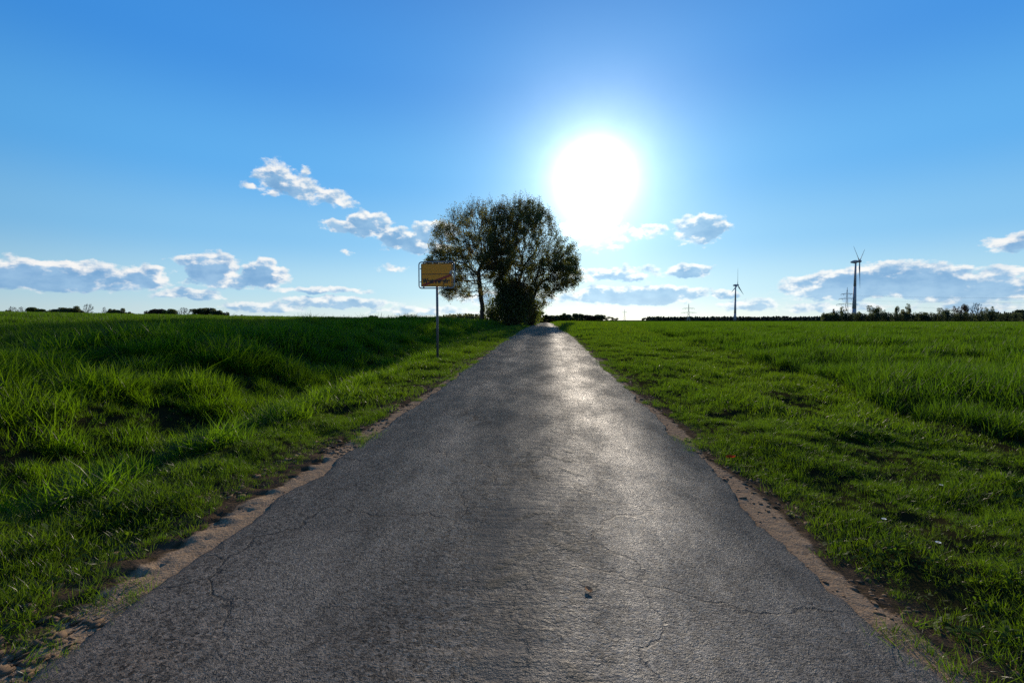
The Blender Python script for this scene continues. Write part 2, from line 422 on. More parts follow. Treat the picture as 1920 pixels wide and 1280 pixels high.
n.n('ShaderNodeOutputMaterial', {'Surface': b.outputs[0]})

# asphalt
M_road, n = mat('worn_asphalt')
pos = n.n('ShaderNodeNewGeometry').outputs['Position']
sep = n.n('ShaderNodeSeparateXYZ', {0: pos})
mud = n.n('ShaderNodeAttribute', attribute_name='mud').outputs['Fac']
dust = n.n('ShaderNodeAttribute', attribute_name='dust').outputs['Fac']
vo = n.n('ShaderNodeTexVoronoi', {'Vector': pos, 'Scale': 80.0, 'Randomness': 1.0}, feature='F1')
vo2 = n.n('ShaderNodeTexVoronoi', {'Vector': pos, 'Scale': 180.0}, feature='F1')
st = n.n('ShaderNodeSeparateXYZ', {0: vo.outputs['Color']})
n1 = n.noise(pos, 40, 4, 0.65); n2 = n.noise(pos, 1.3, 5, 0.6); n3 = n.noise(pos, 5.0, 5, 0.65)
base = n.mix(st.outputs[0], (0.032, 0.0225, 0.0150), (0.60, 0.415, 0.258))
base = n.mix(n.m('MULTIPLY', n.ss(n1, .35, .75), .6), base, (0.105, 0.076, 0.053))
base = n.mix(n.m('MULTIPLY', n.ss(n2, .35, .75), 0.5), base, n.mix(n3, (0.054, 0.040, 0.029), (0.20, 0.145, 0.098)))
# fine cracks
wp = n.n('ShaderNodeVectorMath', {0: n.n('ShaderNodeTexNoise', {'Vector': pos, 'Scale': 2.5, 'Detail': 5.0}).outputs[1], 3: 0.55}, operation='SCALE').outputs[0]
pc = n.n('ShaderNodeVectorMath', {0: pos, 1: wp}, operation='ADD').outputs[0]
cr = n.n('ShaderNodeTexVoronoi', {'Vector': pc, 'Scale': 1.15}, feature='DISTANCE_TO_EDGE').outputs['Distance']
crm = n.m('MULTIPLY', n.ss(cr, 0.014, 0.004), n.ss(n.noise(pos, 0.45, 3, 0.6), 0.40, 0.54))
base = n.mix(n.m('MULTIPLY', crm, 0.8), base, (0.016, 0.015, 0.015))
base = n.mix(n.m('MULTIPLY', n.ss(n.m('ADD', dust, n.m('MULTIPLY', n.m('SUBTRACT', n3, .5), .8)), .3, .9), 0.75), base, (0.28, 0.195, 0.125))
mudm = n.ss(n.m('ADD', mud, n.m('MULTIPLY', n.m('SUBTRACT', n1, .5), .9)), .35, .75)
base = n.mix(n.m('MULTIPLY', mudm, 0.6), base, n.mix(n1, (0.13, 0.074, 0.026), (0.30, 0.178, 0.078)))
h = n.m('ADD', n.m('MULTIPLY', st.outputs[2], 0.55), n.m('MULTIPLY', n.noise(pos, 95, 3, 0.7), 1.6))
h = n.m('ADD', h, n.m('MULTIPLY', n.m('SUBTRACT', 1.0, vo2.outputs['Distance']), 0.25))
rpl = n.noise(n.n('ShaderNodeVectorMath', {0: pos, 1: (2.2, 7.0, 1.0)}, operation='MULTIPLY').outputs[0], 1.6, 5, 0.65)
cenm = n.m('EXPONENT', n.m('MULTIPLY', n.m('POWER', n.m('DIVIDE', n.m('ADD', sep.outputs[0], 0.15), 0.55), 2.0), -1.0))
h = n.m('ADD', h, n.m('MULTIPLY', n3, 1.0))
h = n.m('ADD', h, n.m('MULTIPLY', n.m('MULTIPLY', rpl, cenm), 4.5))
h = n.m('SUBTRACT', h, n.m('MULTIPLY', crm, 0.6))
h = n.m('ADD', h, n.m('MULTIPLY', mudm, 1.0))
bmp = n.n('ShaderNodeBump', {'Height': h, 'Strength': 1.0, 'Distance': 0.010}).outputs[0]
rg = n.m('ADD', 0.40, n.m('MULTIPLY', st.outputs[1], 0.2))
rg = n.m('ADD', rg, n.m('MULTIPLY', mudm, 0.06))
trk = n.m('EXPONENT', n.m('MULTIPLY', n.m('POWER', n.m('DIVIDE', n.m('SUBTRACT', sep.outputs[0], 0.55), 0.42), 2.0), -1.0))
trk2 = n.m('EXPONENT', n.m('MULTIPLY', n.m('POWER', n.m('DIVIDE', n.m('ADD', sep.outputs[0], 0.98), 0.30), 2.0), -1.0))
pol = n.m('ADD', n.m('MULTIPLY', trk, 0.048), n.m('MULTIPLY', trk2, 0.010))
pat = n.ss(n.noise(n.n('ShaderNodeVectorMath', {0: pos, 1: (1.6, 0.7, 1.0)}, operation='MULTIPLY').outputs[0], 1.1, 6, 0.7), 0.35, 0.7)
fac = n.m('MULTIPLY', n.m('ADD', 0.021, pol), n.m('ADD', 0.5, n.m('MULTIPLY', pat, 1.0)))
df = n.n('ShaderNodeBsdfDiffuse', {'Color': base, 'Roughness': 1.0, 'Normal': bmp})
gs = n.n('ShaderNodeBsdfGlossy', {'Color': (1, 1, 1, 1), 'Roughness': rg, 'Normal': bmp})
b = n.n('ShaderNodeMixShader', {0: fac, 1: df.outputs[0], 2: gs.outputs[0]})
n.n('ShaderNodeOutputMaterial', {'Surface': b.outputs[0]})


# ------------------------------------------------------------------ ground sheet
def grid(xs, ys, zf):
    X, Y = np.meshgrid(np.array(xs), np.array(ys))
    Z = zf(X, Y)
    V = np.stack([X, Y, Z], -1).reshape(-1, 3)
    ny, nx = X.shape
    i = np.arange(nx * ny).reshape(ny, nx)
    F = np.stack([i[:-1, :-1], i[:-1, 1:], i[1:, 1:], i[1:, :-1]], -1).reshape(-1, 4)
    return V, F


def add_attr(me, name, vals):
    a = me.attributes.new(name, 'FLOAT', 'POINT'); a.data.foreach_set('value', np.asarray(vals, np.float32).ravel())


xs_r = geo(2.9, 5000, 0.10, 1.055); xs_l = [-v for v in geo(3.0, 5000, 0.09, 1.055)][::-1]
xs = np.array(xs_l + axis([(-2.97, -1.55, 62), (-1.55, 1.1, 8), (1.1, 2.9, 60)]) + xs_r)
ys = np.array([-4000, -2000, -800, -300, -120, -60, -30, -15, -8, -4, -2, -1] + axis([(-.5, 0.9, 10), (0.9, 5.0, 165), (5.0, 9.0, 90)]) + geo(9.0, 6000, 0.06, 1.022))
V, F = grid(xs, ys, ground_z)
me = mesh_np('ground', V, F, M_ground, True)
x, y = V[:, 0], V[:, 1]
s_l = XL - x; s_r = x - XR
sandv = np.where(s_l > -.3, smoothstep(edge_left(y) + .10, edge_left(y) * .35 - .06, s_l), 0) + np.where(s_r > -.3, smoothstep(edge_right(y) + .10, edge_right(y) * .45 - .08, s_r), 0)
sandv = np.where((s_l < -.2) & (s_r < -.2), 1, sandv)
cropv = np.where(s_l > 6.6, smoothstep(6.6, 9, s_l), 0) + np.where(x > wheat_edge_right(y), smoothstep(0, .6, x - wheat_edge_right(y)), 0)
cropv = cropv * smoothstep(8, 40, np.hypot(x, y)) * np.where(x > 0, .15 + .85 * tram(x, y), 1)
add_attr(me, 'soil', np.where(s_l > -.3, smoothstep(edge_left(y) + .55, edge_left(y), s_l), 0) + np.where(s_r > -.3, smoothstep(edge_right(y) + .3, edge_right(y), s_r), 0))
add_attr(me, 'sand', np.clip(sandv, 0, 1)); add_attr(me, 'crop', np.clip(cropv, 0, 1))
gnd = link('ground', me); tag(gnd, kind='structure')

# ------------------------------------------------------------------ road sheet
nx = 112
ys = np.array(geo(-6, 0.9, 0.12, 1.0) + axis([(1.0, 4.5, 190), (4.5, 8.0, 110)]) + geo(8.0, 330, 0.04, 1.02))
u = np.linspace(0, 1, nx)
Xl = XL + 0.10 * (fbm(ys * 2.3, ys * 0, 31, 5, .65) - .5) * 2 - 0.01
Xr = XR + 0.13 * (fbm(ys * 2.0, ys * 0, 37, 5, .65) - .5) * 2
X = Xl[:, None] + (Xr - Xl)[:, None] * u[None, :]
Y = np.repeat(ys[:, None], nx, 1)
camber = 0.03 * (1 - (2 * u - 1) ** 2)[None, :]
ruts = -0.008 * (np.exp(-((X + .95) / .28) ** 2) + np.exp(-((X - .55) / .28) ** 2))
Z = road_z(Y) + 0.008 + camber + ruts + 0.010 * (fbm(X * 1.3, Y * 0.9, 41, 3) - .5) + 0.006 * (fbm(X * 6, Y * 6, 45, 2) - .5)
# tractor tread bars of dried mud, in pairs up the middle
mudf = np.zeros_like(X)
for k in range(34):
    yk = 1.30 + 0.235 * k + 0.05 * random.uniform(-1, 1)
    st_ = (1.0 if k < 9 else max(0.0, 1 - (k - 9) / 22)) * random.uniform(.45, 1.1)
    for sg in (-1, 1):
        if random.random() < .10: continue
        x0 = 0.02 * sg + 0.01 - 0.006 * yk; y0 = yk + (0.11 if sg > 0 else 0)
        x1 = x0 + sg * random.uniform(.18, .30); y1 = y0 - random.uniform(.16, .26)
        dx, dy = x1 - x0, y1 - y0; L2 = dx * dx + dy * dy
        sel = (np.abs(Y - (y0 + y1) / 2) < .35)
        t = np.clip(((X - x0) * dx + (Y - y0) * dy) / L2, 0, 1)
        d = np.hypot(X - x0 - t * dx, Y - y0 - t * dy)
        wd = 0.030 * (0.6 + 0.8 * vn(X * 9, Y * 9, 7))
        mudf = np.where(sel, np.maximum(mudf, st_ * smoothstep(wd * 2.0, wd * .0, d)), mudf)
mudf *= smoothstep(.30, .66, fbm(X * 9, Y * 9, 51, 3))
mudf = np.maximum(mudf, .5 * smoothstep(.58, .74, fbm(X * 2.2, Y * 1.2, 55, 4)) * np.exp(-((X + .1) / .45) ** 2) * smoothstep(9, 2, Y))
Z = Z + 0.002 * mudf
dustf = np.exp(-np.minimum(X - Xl[:, None], 9) / 0.10) * .9 + np.exp(-(Xr[:, None] - X) / 0.16) * .95
dustf += .95 * np.exp(-((X + .12) / .38) ** 2) * smoothstep(.30, .66, fbm(X * 2.2, Y * 1.1, 61, 5, .6))
dustf += .30 * smoothstep(8, 40, Y)
V = np.stack([X, Y, Z], -1)
# skirts at both edges
skl = V[:, :1].copy(); skl[:, :, 2] -= .055; skl[:, :, 0] -= .015
skr = V[:, -1:].copy(); skr[:, :, 2] -= .055; skr[:, :, 0] += .015
V = np.concatenate([skl, V, skr], 1)
pad = lambda a: np.concatenate([a[:, :1], a, a[:, -1:]], 1)
ny_, nx_ = V.shape[:2]
i = np.arange(nx_ * ny_).reshape(ny_, nx_)
F = np.stack([i[:-1, :-1], i[:-1, 1:], i[1:, 1:], i[1:, :-1]], -1).reshape(-1, 4)
me = mesh_np('road', V.reshape(-1, 3), F, M_road, True)
add_attr(me, 'mud', pad(mudf)); add_attr(me, 'dust', np.clip(pad(dustf), 0, 1.2))
road = link('road', me); tag(road, kind='structure')


# ------------------------------------------------------------------ grass and crop as scattered tufts
def blade_clump(nb, radius, h, wid, lean=0.35, droop=0.5, segs=3, seed=0, hvar=0.35):
    r = np.random.default_rng(seed)
    Vs, Fs = [], []
    b0 = 0
    for _ in range(nb):
        a = r.uniform(0, 2 * math.pi); rr = radius * math.sqrt(r.random())
        base = np.array([rr * math.cos(a), rr * math.sin(a), -0.03])
        H = h * (1 + hvar * r.uniform(-1, 1)); W = wid * r.uniform(.7, 1.25)
        la = r.uniform(0, 2 * math.pi); ld = np.array([math.cos(la), math.sin(la)])
        ln_ = lean * r.uniform(.2, 1.2); dr = droop * r.random() ** 1.5
        fa = la + math.pi / 2 + r.uniform(-.7, .7); side = np.array([math.cos(fa), math.sin(fa), 0])
        pts = []
        for k in range(segs + 1):
            t = k / segs
            hor = H * (ln_ * t + dr * t ** 2.6); z = H * (t - 0.42 * dr * t ** 3.0) * math.sqrt(max(.2, 1 - (ln_ * .6) ** 2))
            pts.append(base + np.array([ld[0] * hor, ld[1] * hor, z]))
        for k, p in enumerate(pts):
            t = k / segs
            wd = W * (0.75 + 0.5 * t - 1.2 * t ** 2.2) if k < segs else W * .05
            Vs += [p - side * wd / 2, p + side * wd / 2]
        for k in range(segs):
            j = b0 + 2 * k; Fs.append((j, j + 1, j + 3, j + 2))
        b0 += 2 * (segs + 1)
    return np.array(Vs), np.array(Fs)


def leaf_clump(nl, radius, size, h, seed=0):
    r = np.random.default_rng(seed); Vs, Fs = [], []
    for _ in range(nl):
        a = r.uniform(0, 2 * math.pi); rr = radius * math.sqrt(r.random()); c = np.array([rr * math.cos(a), rr * math.sin(a), h * r.uniform(.3, 1)])
        d = np.array([math.cos(a + r.normal() * .6), math.sin(a + r.normal() * .6), r.uniform(-.2, .6)]); d /= np.linalg.norm(d)
        s = np.cross(d, [0, 0, 1]); s /= np.linalg.norm(s) + 1e-6; up = np.cross(s, d)
        L = size * r.uniform(.6, 1.3); W = L * .38; j = len(Vs)
        Vs += [c - d * .02, c + d * L * .45 + s * W + up * .15 * W, c + d * L + up * -.1 * L, c + d * L * .45 - s * W + up * .15 * W]
        Fs.append((j, j + 1, j + 2, j + 3))
    return np.array(Vs), np.array(Fs)


def clump_sources(name, fn, count, mat_):
    out = []
    for k in range(count):
        V, F = fn(k)
        me = mesh_np(name, V, F, mat_, False)
        out.append(bpy.data.objects.new(name, me))     # shape only, never placed by itself
    return out


def scatter(name, pts, rot, scl, idx, sources):
    me = bpy.data.meshes.new(name)
    me.vertices.add(len(pts)); me.vertices.foreach_set('co', np.asarray(pts, np.float32).ravel())
    a = me.attributes.new('rot', 'FLOAT_VECTOR', 'POINT'); a.data.foreach_set('vector', np.asarray(rot, np.float32).ravel())
    a = me.attributes.new('scl', 'FLOAT_VECTOR', 'POINT'); a.data.foreach_set('vector', np.asarray(scl, np.float32).ravel())
    a = me.attributes.new('idx', 'INT', 'POINT'); a.data.foreach_set('value', np.asarray(idx, np.int32).ravel())
    o = link(name, me)
    g = bpy.data.node_groups.new(name, 'GeometryNodeTree')
    g.interface.new_socket('Geometry', in_out='INPUT', socket_type='NodeSocketGeometry')
    g.interface.new_socket('Geometry', in_out='OUTPUT', socket_type='NodeSocketGeometry')
    nd = g.nodes; lk = g.links
    gi = nd.new('NodeGroupInput'); go = nd.new('NodeGroupOutput')
    jn = nd.new('GeometryNodeJoinGeometry')
    for s_ in sources[::-1]:
        oi = nd.new('GeometryNodeObjectInfo'); oi.inputs['Object'].default_value = s_; oi.inputs['As Instance'].default_value = True
        lk.new(oi.outputs['Geometry'], jn.inputs[0])
    ip = nd.new('GeometryNodeInstanceOnPoints'); ip.inputs['Pick Instance'].default_value = True
    lk.new(gi.outputs[0], ip.inputs['Points']); lk.new(jn.outputs[0], ip.inputs['Instance'])
    for nm, typ, sock in (('rot', 'FLOAT_VECTOR', 'Rotation'), ('scl', 'FLOAT_VECTOR', 'Scale'), ('idx', 'INT', 'Instance Index')):
        na = nd.new('GeometryNodeInputNamedAttribute'); na.data_type = typ; na.inputs['Name'].default_value = nm
        lk.new([q for q in na.outputs if q.enabled][0], ip.inputs[sock])
    lk.new(ip.outputs[0], go.inputs[0])
    md = o.modifiers.new('scatter', 'NODES'); md.node_group = g
    return o


def polar_pts(r0, r1, dens, az0=-62, az1=54):
    area = math.pi * (r1 * r1 - r0 * r0) * (az1 - az0) / 360
    n_ = int(area * dens)
    r = np.sqrt(rng.uniform(r0 * r0, r1 * r1, n_)); a = np.radians(rng.uniform(az0, az1, n_))
    return r * np.sin(a), r * np.cos(a)


class Field:
    def __init__(s): s.p = []; s.r = []; s.c = []; s.i = []

    def add(s, x, y, scale, idx, tilt=0.18, zoff=0.0, flat=True):
        n_ = len(x)
        if not n_: return
        far_ = np.asarray(idx) // NV
        tilt = tilt * np.where(far_ >= 3, .06, np.where(far_ == 2, .2, 1.0)) if flat else tilt * np.ones(n_)
        s.p.append(np.stack([x, y, ground_z(x, y) + zoff], 1))
        s.r.append(np.stack([rng.normal(0, tilt, n_), rng.normal(0, tilt, n_), rng.uniform(0, 2 * math.pi, n_)], 1))
        sc = np.broadcast_to(np.asarray(scale, float), (n_,))
        s.c.append(np.stack([sc, sc, sc * rng.uniform(.85, 1.15, n_)], 1)); s.i.append(idx)

    def build(s, name, src):
        return scatter(name, np.concatenate(s.p), np.concatenate(s.r), np.concatenate(s.c), np.concatenate(s.i), src)


NV = 5
src_short = (clump_sources('short_tuft', lambda k: blade_clump(26, .065, .085, .0042, .5, .9, 3, 100 + k), NV, M_short)
             + clump_sources('short_tuft_mid', lambda k: blade_clump(34, .15, .095, .008, .45, .8, 2, 120 + k), NV, M_short)
             + clump_sources('short_tuft_far', lambda k: blade_clump(46, .42, .13, .02, .4, .6, 2, 140 + k), NV, M_short)
             + clump_sources('weed_tuft', lambda k: leaf_clump(12, .07, .028, .05, 160 + k), NV, M_weed)
             + clump_sources('dry_tuft', lambda k: blade_clump(10, .06, .07, .003, .9, .5, 2, 180 + k), 3, M_dry))
src_tall = (clump_sources('tall_tuft', lambda k: blade_clump(42, .12, .22, .0085, .55, 1.1, 4, 200 + k, .5), NV, M_tall)
            + clump_sources('tall_tuft_mid', lambda k: blade_clump(50, .20, .235, .015, .55, 1.0, 3, 220 + k, .5), NV, M_tall)
            + clump_sources('tall_tuft_far', lambda k: blade_clump(64, .5, .26, .034, .45, .8, 2, 240 + k, .5), NV, M_tall))
src_wheat = (clump_sources('wheat_plant', lambda k: blade_clump(30, .13, .36, .0125, .32, .75, 4, 300 + k, .22), NV, M_wheat)
             + clump_sources('wheat_plant_mid', lambda k: blade_clump(46, .26, .35, .020, .32, .7, 3, 320 + k, .2), NV, M_wheat)
             + clump_sources('wheat_plant_far', lambda k: blade_clump(80, .75, .34, .042, .25, .45, 2, 340 + k, .18), NV, M_wheat)
             + clump_sources('wheat_plant_distant', lambda k: blade_clump(110, 2.2, .36, .13, .22, .4, 2, 360 + k, .15), NV, M_wheat))
ri = lambda n_, b: rng.integers(0, NV, n_) + b


def verge(name, side, label):
    f = Field()
    for r0, r1, dens, b in ((0.7, 6.5, 760, 0), (6.5, 20, 120, NV), (20, 60, 16, 2 * NV), (60, 150, 3.0, 2 * NV)):
        x, y = polar_pts(r0, r1, dens, -78 if r0 < 2 else -62, 75 if r0 < 2 else 54)
        if side < 0:
            s = XL - x; ed = edge_left(y); lim = 2.0 + .5 * (vn(x, y, 3) - .5) + 1.2 * smoothstep(16, 40, y)
            ok = (s > ed * .8) & (s < lim)
        else:
            s = x - XR; ed = edge_right(y); ok = (s > ed * .8) & (x < wheat_edge_right(y) + .3)
        dn_ = fbm(x * 1.6, y * 1.6, 71, 3)
        prob = smoothstep(ed * .8, ed + .22, s) * 0.8 + 0.2 * smoothstep(ed, ed + 1.3, s)
        prob *= 0.78 + 0.22 * smoothstep(.28, .48, dn_)
        ok &= rng.random(len(x)) < prob
        x, y, s, dn_, ed = x[ok], y[ok], s[ok], dn_[ok], ed[ok]
        sc = 0.45 + 1.0 * smoothstep(.3, .7, dn_) * (0.5 + 0.5 * smoothstep(.2, 1.1, s - ed)) + (0.45 * smoothstep(1.2, 2.0, s) if side < 0 else 0.0 * s)
        if side > 0: sc = sc * (.85 + 1.1 * smoothstep(18, 40, y))
        idx = ri(len(x), b)
        if b == 0:
            wd = rng.random(len(x)) < (.05 + .16 * (vn(x * 1.1, y * 1.1, 88) > .62))
            idx = np.where(wd, ri(len(x), 3 * NV), idx)
            dr = (~wd) & (rng.random(len(x)) < .05)
            idx = np.where(dr, 4 * NV + rng.integers(0, 3, len(x)), idx)
        f.add(x, y, sc, idx, .28, flat=b > 0)
    # single tufts that break the sandy edge and grow on it
    n_ = 2600
    y = rng.uniform(.9, 30, n_) ** 1.0; ed = (edge_left if side < 0 else edge_right)(y)
    s = -.06 + (ed + .06) * rng.uniform(.0, 1.1, n_); ok = vn(y * 2.3, s * 3, 5) > .56; y, s = y[ok], s[ok]
    f.add((XL - s) if side < 0 else (XR + s), y, rng.uniform(.4, .8, len(y)), ri(len(y), 0), .35)
    o = f.build(name, src_short)
    return tag(o, label, 'grass', kind='stuff')


verge('verge_grass', -1, 'short trodden grass along the left edge of the road')
verge('verge_grass', 1, 'low mixed grass and weeds on the verge right of the road')

# crumbled soil along the asphalt's edges
def clod(k):
    bm = bmesh.new(); bmesh.ops.create_icosphere(bm, subdivisions=1, radius=1)
    r = np.random.default_rng(500 + k)
    for v in bm.verts:
        v.co *= r.uniform(.65, 1.25); v.co.z *= .30; v.co.x *= 1.5
    V_ = np.array([v.co[:] for v in bm.verts]); bm.verts.index_update()
    F_ = np.array([[q_.index for q_ in p.verts] for p in bm.faces]); bm.free()
    return V_, F_


M_clod = simple('dried_soil', (0.17, 0.112, 0.066), 0.95, var=0.45, scale=9, bump=0.5, spec=0.1)
src_clod = clump_sources('clod', clod, NV, M_clod)
f = Field()
for side, n_, far_y in ((-1, 4200, 16), (1, 2600, 20)):
    y = .8 + (far_y - .8) * rng.random(n_) ** 1.9
    ed = (edge_left if side < 0 else edge_right)(y)
    s = .0 + (ed + (.30 if side < 0 else .15)) * rng.random(n_)
    lim = fbm(y * 1.9, s * 2.5 + side * 7, 64, 3)
    ok = lim > .47; y, s = y[ok], s[ok]
    size = np.exp(rng.normal(-4.75, .55, len(y))) * (1.25 if side < 0 else .8)
    f.add((XL - s) if side < 0 else (XR + s), y, np.minimum(size, .024), ri(len(y), 0), .25)
tag(f.build('soil_crumbs', src_clod), 'dry crumbled soil lying along both edges of the asphalt', 'soil', kind='stuff')

# tall grass on the left: edge of the ditch, the ditch and the bank
f = Field()
for r0, r1, dens, b in ((1.0, 11, 135, 0), (11, 34, 32, NV), (34, 110, 2.6, 2 * NV)):
    x, y = polar_pts(r0, r1, dens, -75 if r0 < 3 else -64, 40)
    s = XL - x
    dn_ = fbm(x * .9, y * .9, 77, 3)
    ok = (s > 1.25 + .5 * (dn_ - .5)) & (s < 7.6 + 1.2 * (dn_ - .5))
    p = smoothstep(1.2, 1.9, s) * (.85 + .15 * smoothstep(.3, .5, dn_))
    ok &= rng.random(len(x)) < p
    x, y, s, dn_ = x[ok], y[ok], s[ok], dn_[ok]
    dk_ = fbm(x * 2.3, y * 2.3, 79, 2)
    sc = (.52 + .66 * smoothstep(.3, .68, dn_) + .65 * smoothstep(.42, .7, dk_)) * (.62 + .45 * smoothstep(3.0, 4.5, s)) * (1 - .15 * smoothstep(30, 80, y))
    f.add(x, y, sc, ri(len(x), b), .22)
# a few big tussocks near the ditch edge
for tx, ty, nb in ((-3.25, 3.1, 16), (-3.6, 3.6, 10), (-3.15, 4.3, 14), (-4.25, 3.3, 12), (-3.2, 5.6, 12), (-3.3, 7.4, 12), (-5.2, 4.6, 10), (-3.35, 10, 12), (-3.4, 13.5, 12)):
    a = rng.uniform(0, 2 * math.pi, nb); rr = .22 * np.sqrt(rng.random(nb))
    f.add(tx + rr * np.cos(a), ty + rr * np.sin(a), rng.uniform(.85, 1.2, nb), ri(nb, 0), .3)
tag(f.build('tall_grass', src_tall), 'tall unmown grass filling the ditch and bank left of the road', 'grass', kind='stuff')


def wheat(name, side, label):
    f = Field()
    for r0, r1, dens, b in ((2.5, 15, 42, 0), (15, 46, 11, NV), (46, 140, 1.3, 2 * NV), (140, 330, .16, 3 * NV)):
        x, y = polar_pts(r0, r1, dens, *((-64, 20) if side < 0 else (-5, 58)))
        dn_ = fbm(x * .5, y * .5, 91, 3)
        if side < 0:
            s = XL - x; ok = s > 7.2 + .8 * (dn_ - .5); tr = np.ones_like(x)
            e = s - 7.2
        else:
            e = x - wheat_edge_right(y); tr = tram(x, y); ok = (e > 0) & (rng.random(len(x)) < .06 + .94 * tr)
        ok &= rng.random(len(x)) < .55 + .45 * smoothstep(.3, .5, fbm(x * 1.7, y * 1.7, 95, 2))
        x, y, dn_, e, tr = x[ok], y[ok], dn_[ok], e[ok], tr[ok]
        sc = (.70 + .55 * smoothstep(.32, .68, dn_)) * (.8 + .2 * smoothstep(0, .7, e)) * (.3 + .7 * tr)
        sc = sc * (.8 if side < 0 else 1.12)
        f.add(x, y, sc, ri(len(x), b), .12)
    return tag(f.build(name, src_wheat), label, 'crop', kind='stuff')


wheat('young_wheat', 1, 'young green wheat crop filling the field right of the road')
wheat('young_wheat', -1, 'young green wheat crop on the rising field behind the left bank')


# ------------------------------------------------------------------ the big trees by the road
def colonize(seed_pts, seed_par, attr, D=.38, di=3.0, dk=.62, iters=110, up=.05, rs=1):
    r = np.random.default_rng(rs)
    P_ = [np.array(p, float) for p in seed_pts]; par = list(seed_par)
    A = attr.copy(); NP = np.array(P_)
    d = np.linalg.norm(A[:, None] - NP[None], axis=2); ni = d.argmin(1); nd_ = d.min(1)
    for _ in range(iters):
        act = nd_ < di
        if not act.any(): di *= 1.5; act = nd_ < di
        if not len(A) or not act.any(): break
        v = A[act] - NP[ni[act]]; v /= np.linalg.norm(v, axis=1)[:, None] + 1e-9
        acc = np.zeros_like(NP); np.add.at(acc, ni[act], v)
        ids = np.unique(ni[act])
        dv = acc[ids]; dv /= np.linalg.norm(dv, axis=1)[:, None] + 1e-9
        dv += r.normal(0, .22, dv.shape); dv[:, 2] += up
        dv /= np.linalg.norm(dv, axis=1)[:, None]
        new = NP[ids] + dv * D
        base = len(NP); NP = np.concatenate([NP, new]); par += list(ids)
        d = np.linalg.norm(A[:, None] - new[None], axis=2)
        j = d.argmin(1); m = d[np.arange(len(A)), j]
        better = m < nd_; ni = np.where(better, j + base, ni); nd_ = np.where(better, m, nd_)
        keep = nd_ > dk; A = A[keep]; ni = ni[keep]; nd_ = nd_[keep]
        if len(NP) > 16000 or not len(A): break
    return NP, np.array(par)


def tubes(NP, par, rad, sides=5):
    i = np.where(par >= 0)[0]; a = NP[par[i]]; b = NP[i]; ra = np.minimum(rad[par[i]], rad[i] * 1.35); rb = rad[i]
    d = b - a; L = np.linalg.norm(d, axis=1)[:, None] + 1e-9; d /= L
    h_ = np.where(np.abs(d[:, 2:3]) < .9, [[0, 0, 1.]], [[1., 0, 0]]); s = np.cross(d, h_); s /= np.linalg.norm(s, axis=1)[:, None]; t = np.cross(d, s)
    n_ = len(i); Vs = np.zeros((n_, 2, sides, 3))
    for k in range(sides):
        an = 2 * math.pi * k / sides; o_ = s * math.cos(an) + t * math.sin(an)
        Vs[:, 0, k] = a - d * rb[:, None] * .5 + o_ * ra[:, None]; Vs[:, 1, k] = b + o_ * rb[:, None]
    idx = np.arange(n_ * 2 * sides).reshape(n_, 2, sides); nxt = np.roll(idx, -1, axis=2)
    F = np.stack([idx[:, 0], nxt[:, 0], nxt[:, 1], idx[:, 1]], -1).reshape(-1, 4)
    return Vs.reshape(-1, 3), F


def leaf_quads(c, size, r, flat=.35):
    n_ = len(c)
    nrm = r.normal(0, 1, (n_, 3)); nrm[:, 2] += flat; nrm /= np.linalg.norm(nrm, axis=1)[:, None]
    h_ = r.normal(0, 1, (n_, 3)); s = np.cross(nrm, h_); s /= np.linalg.norm(s, axis=1)[:, None]; t = np.cross(nrm, s)
    L = (size * r.uniform(.6, 1.4, n_))[:, None]; W = L * .34
    Vs = np.stack([c - t * L * .5, c + s * W, c + t * L * .5, c - s * W], 1).reshape(-1, 3)
    return Vs, np.arange(n_ * 4).reshape(n_, 4)


def ellip(n_, c, rad, r, shell=.0):
    v = r.normal(0, 1, (n_, 3)); v /= np.linalg.norm(v, axis=1)[:, None]
    q_ = r.uniform(shell ** 3, 1, n_) ** (1 / 3)
    return np.array(c) + v * q_[:, None] * np.array(rad)


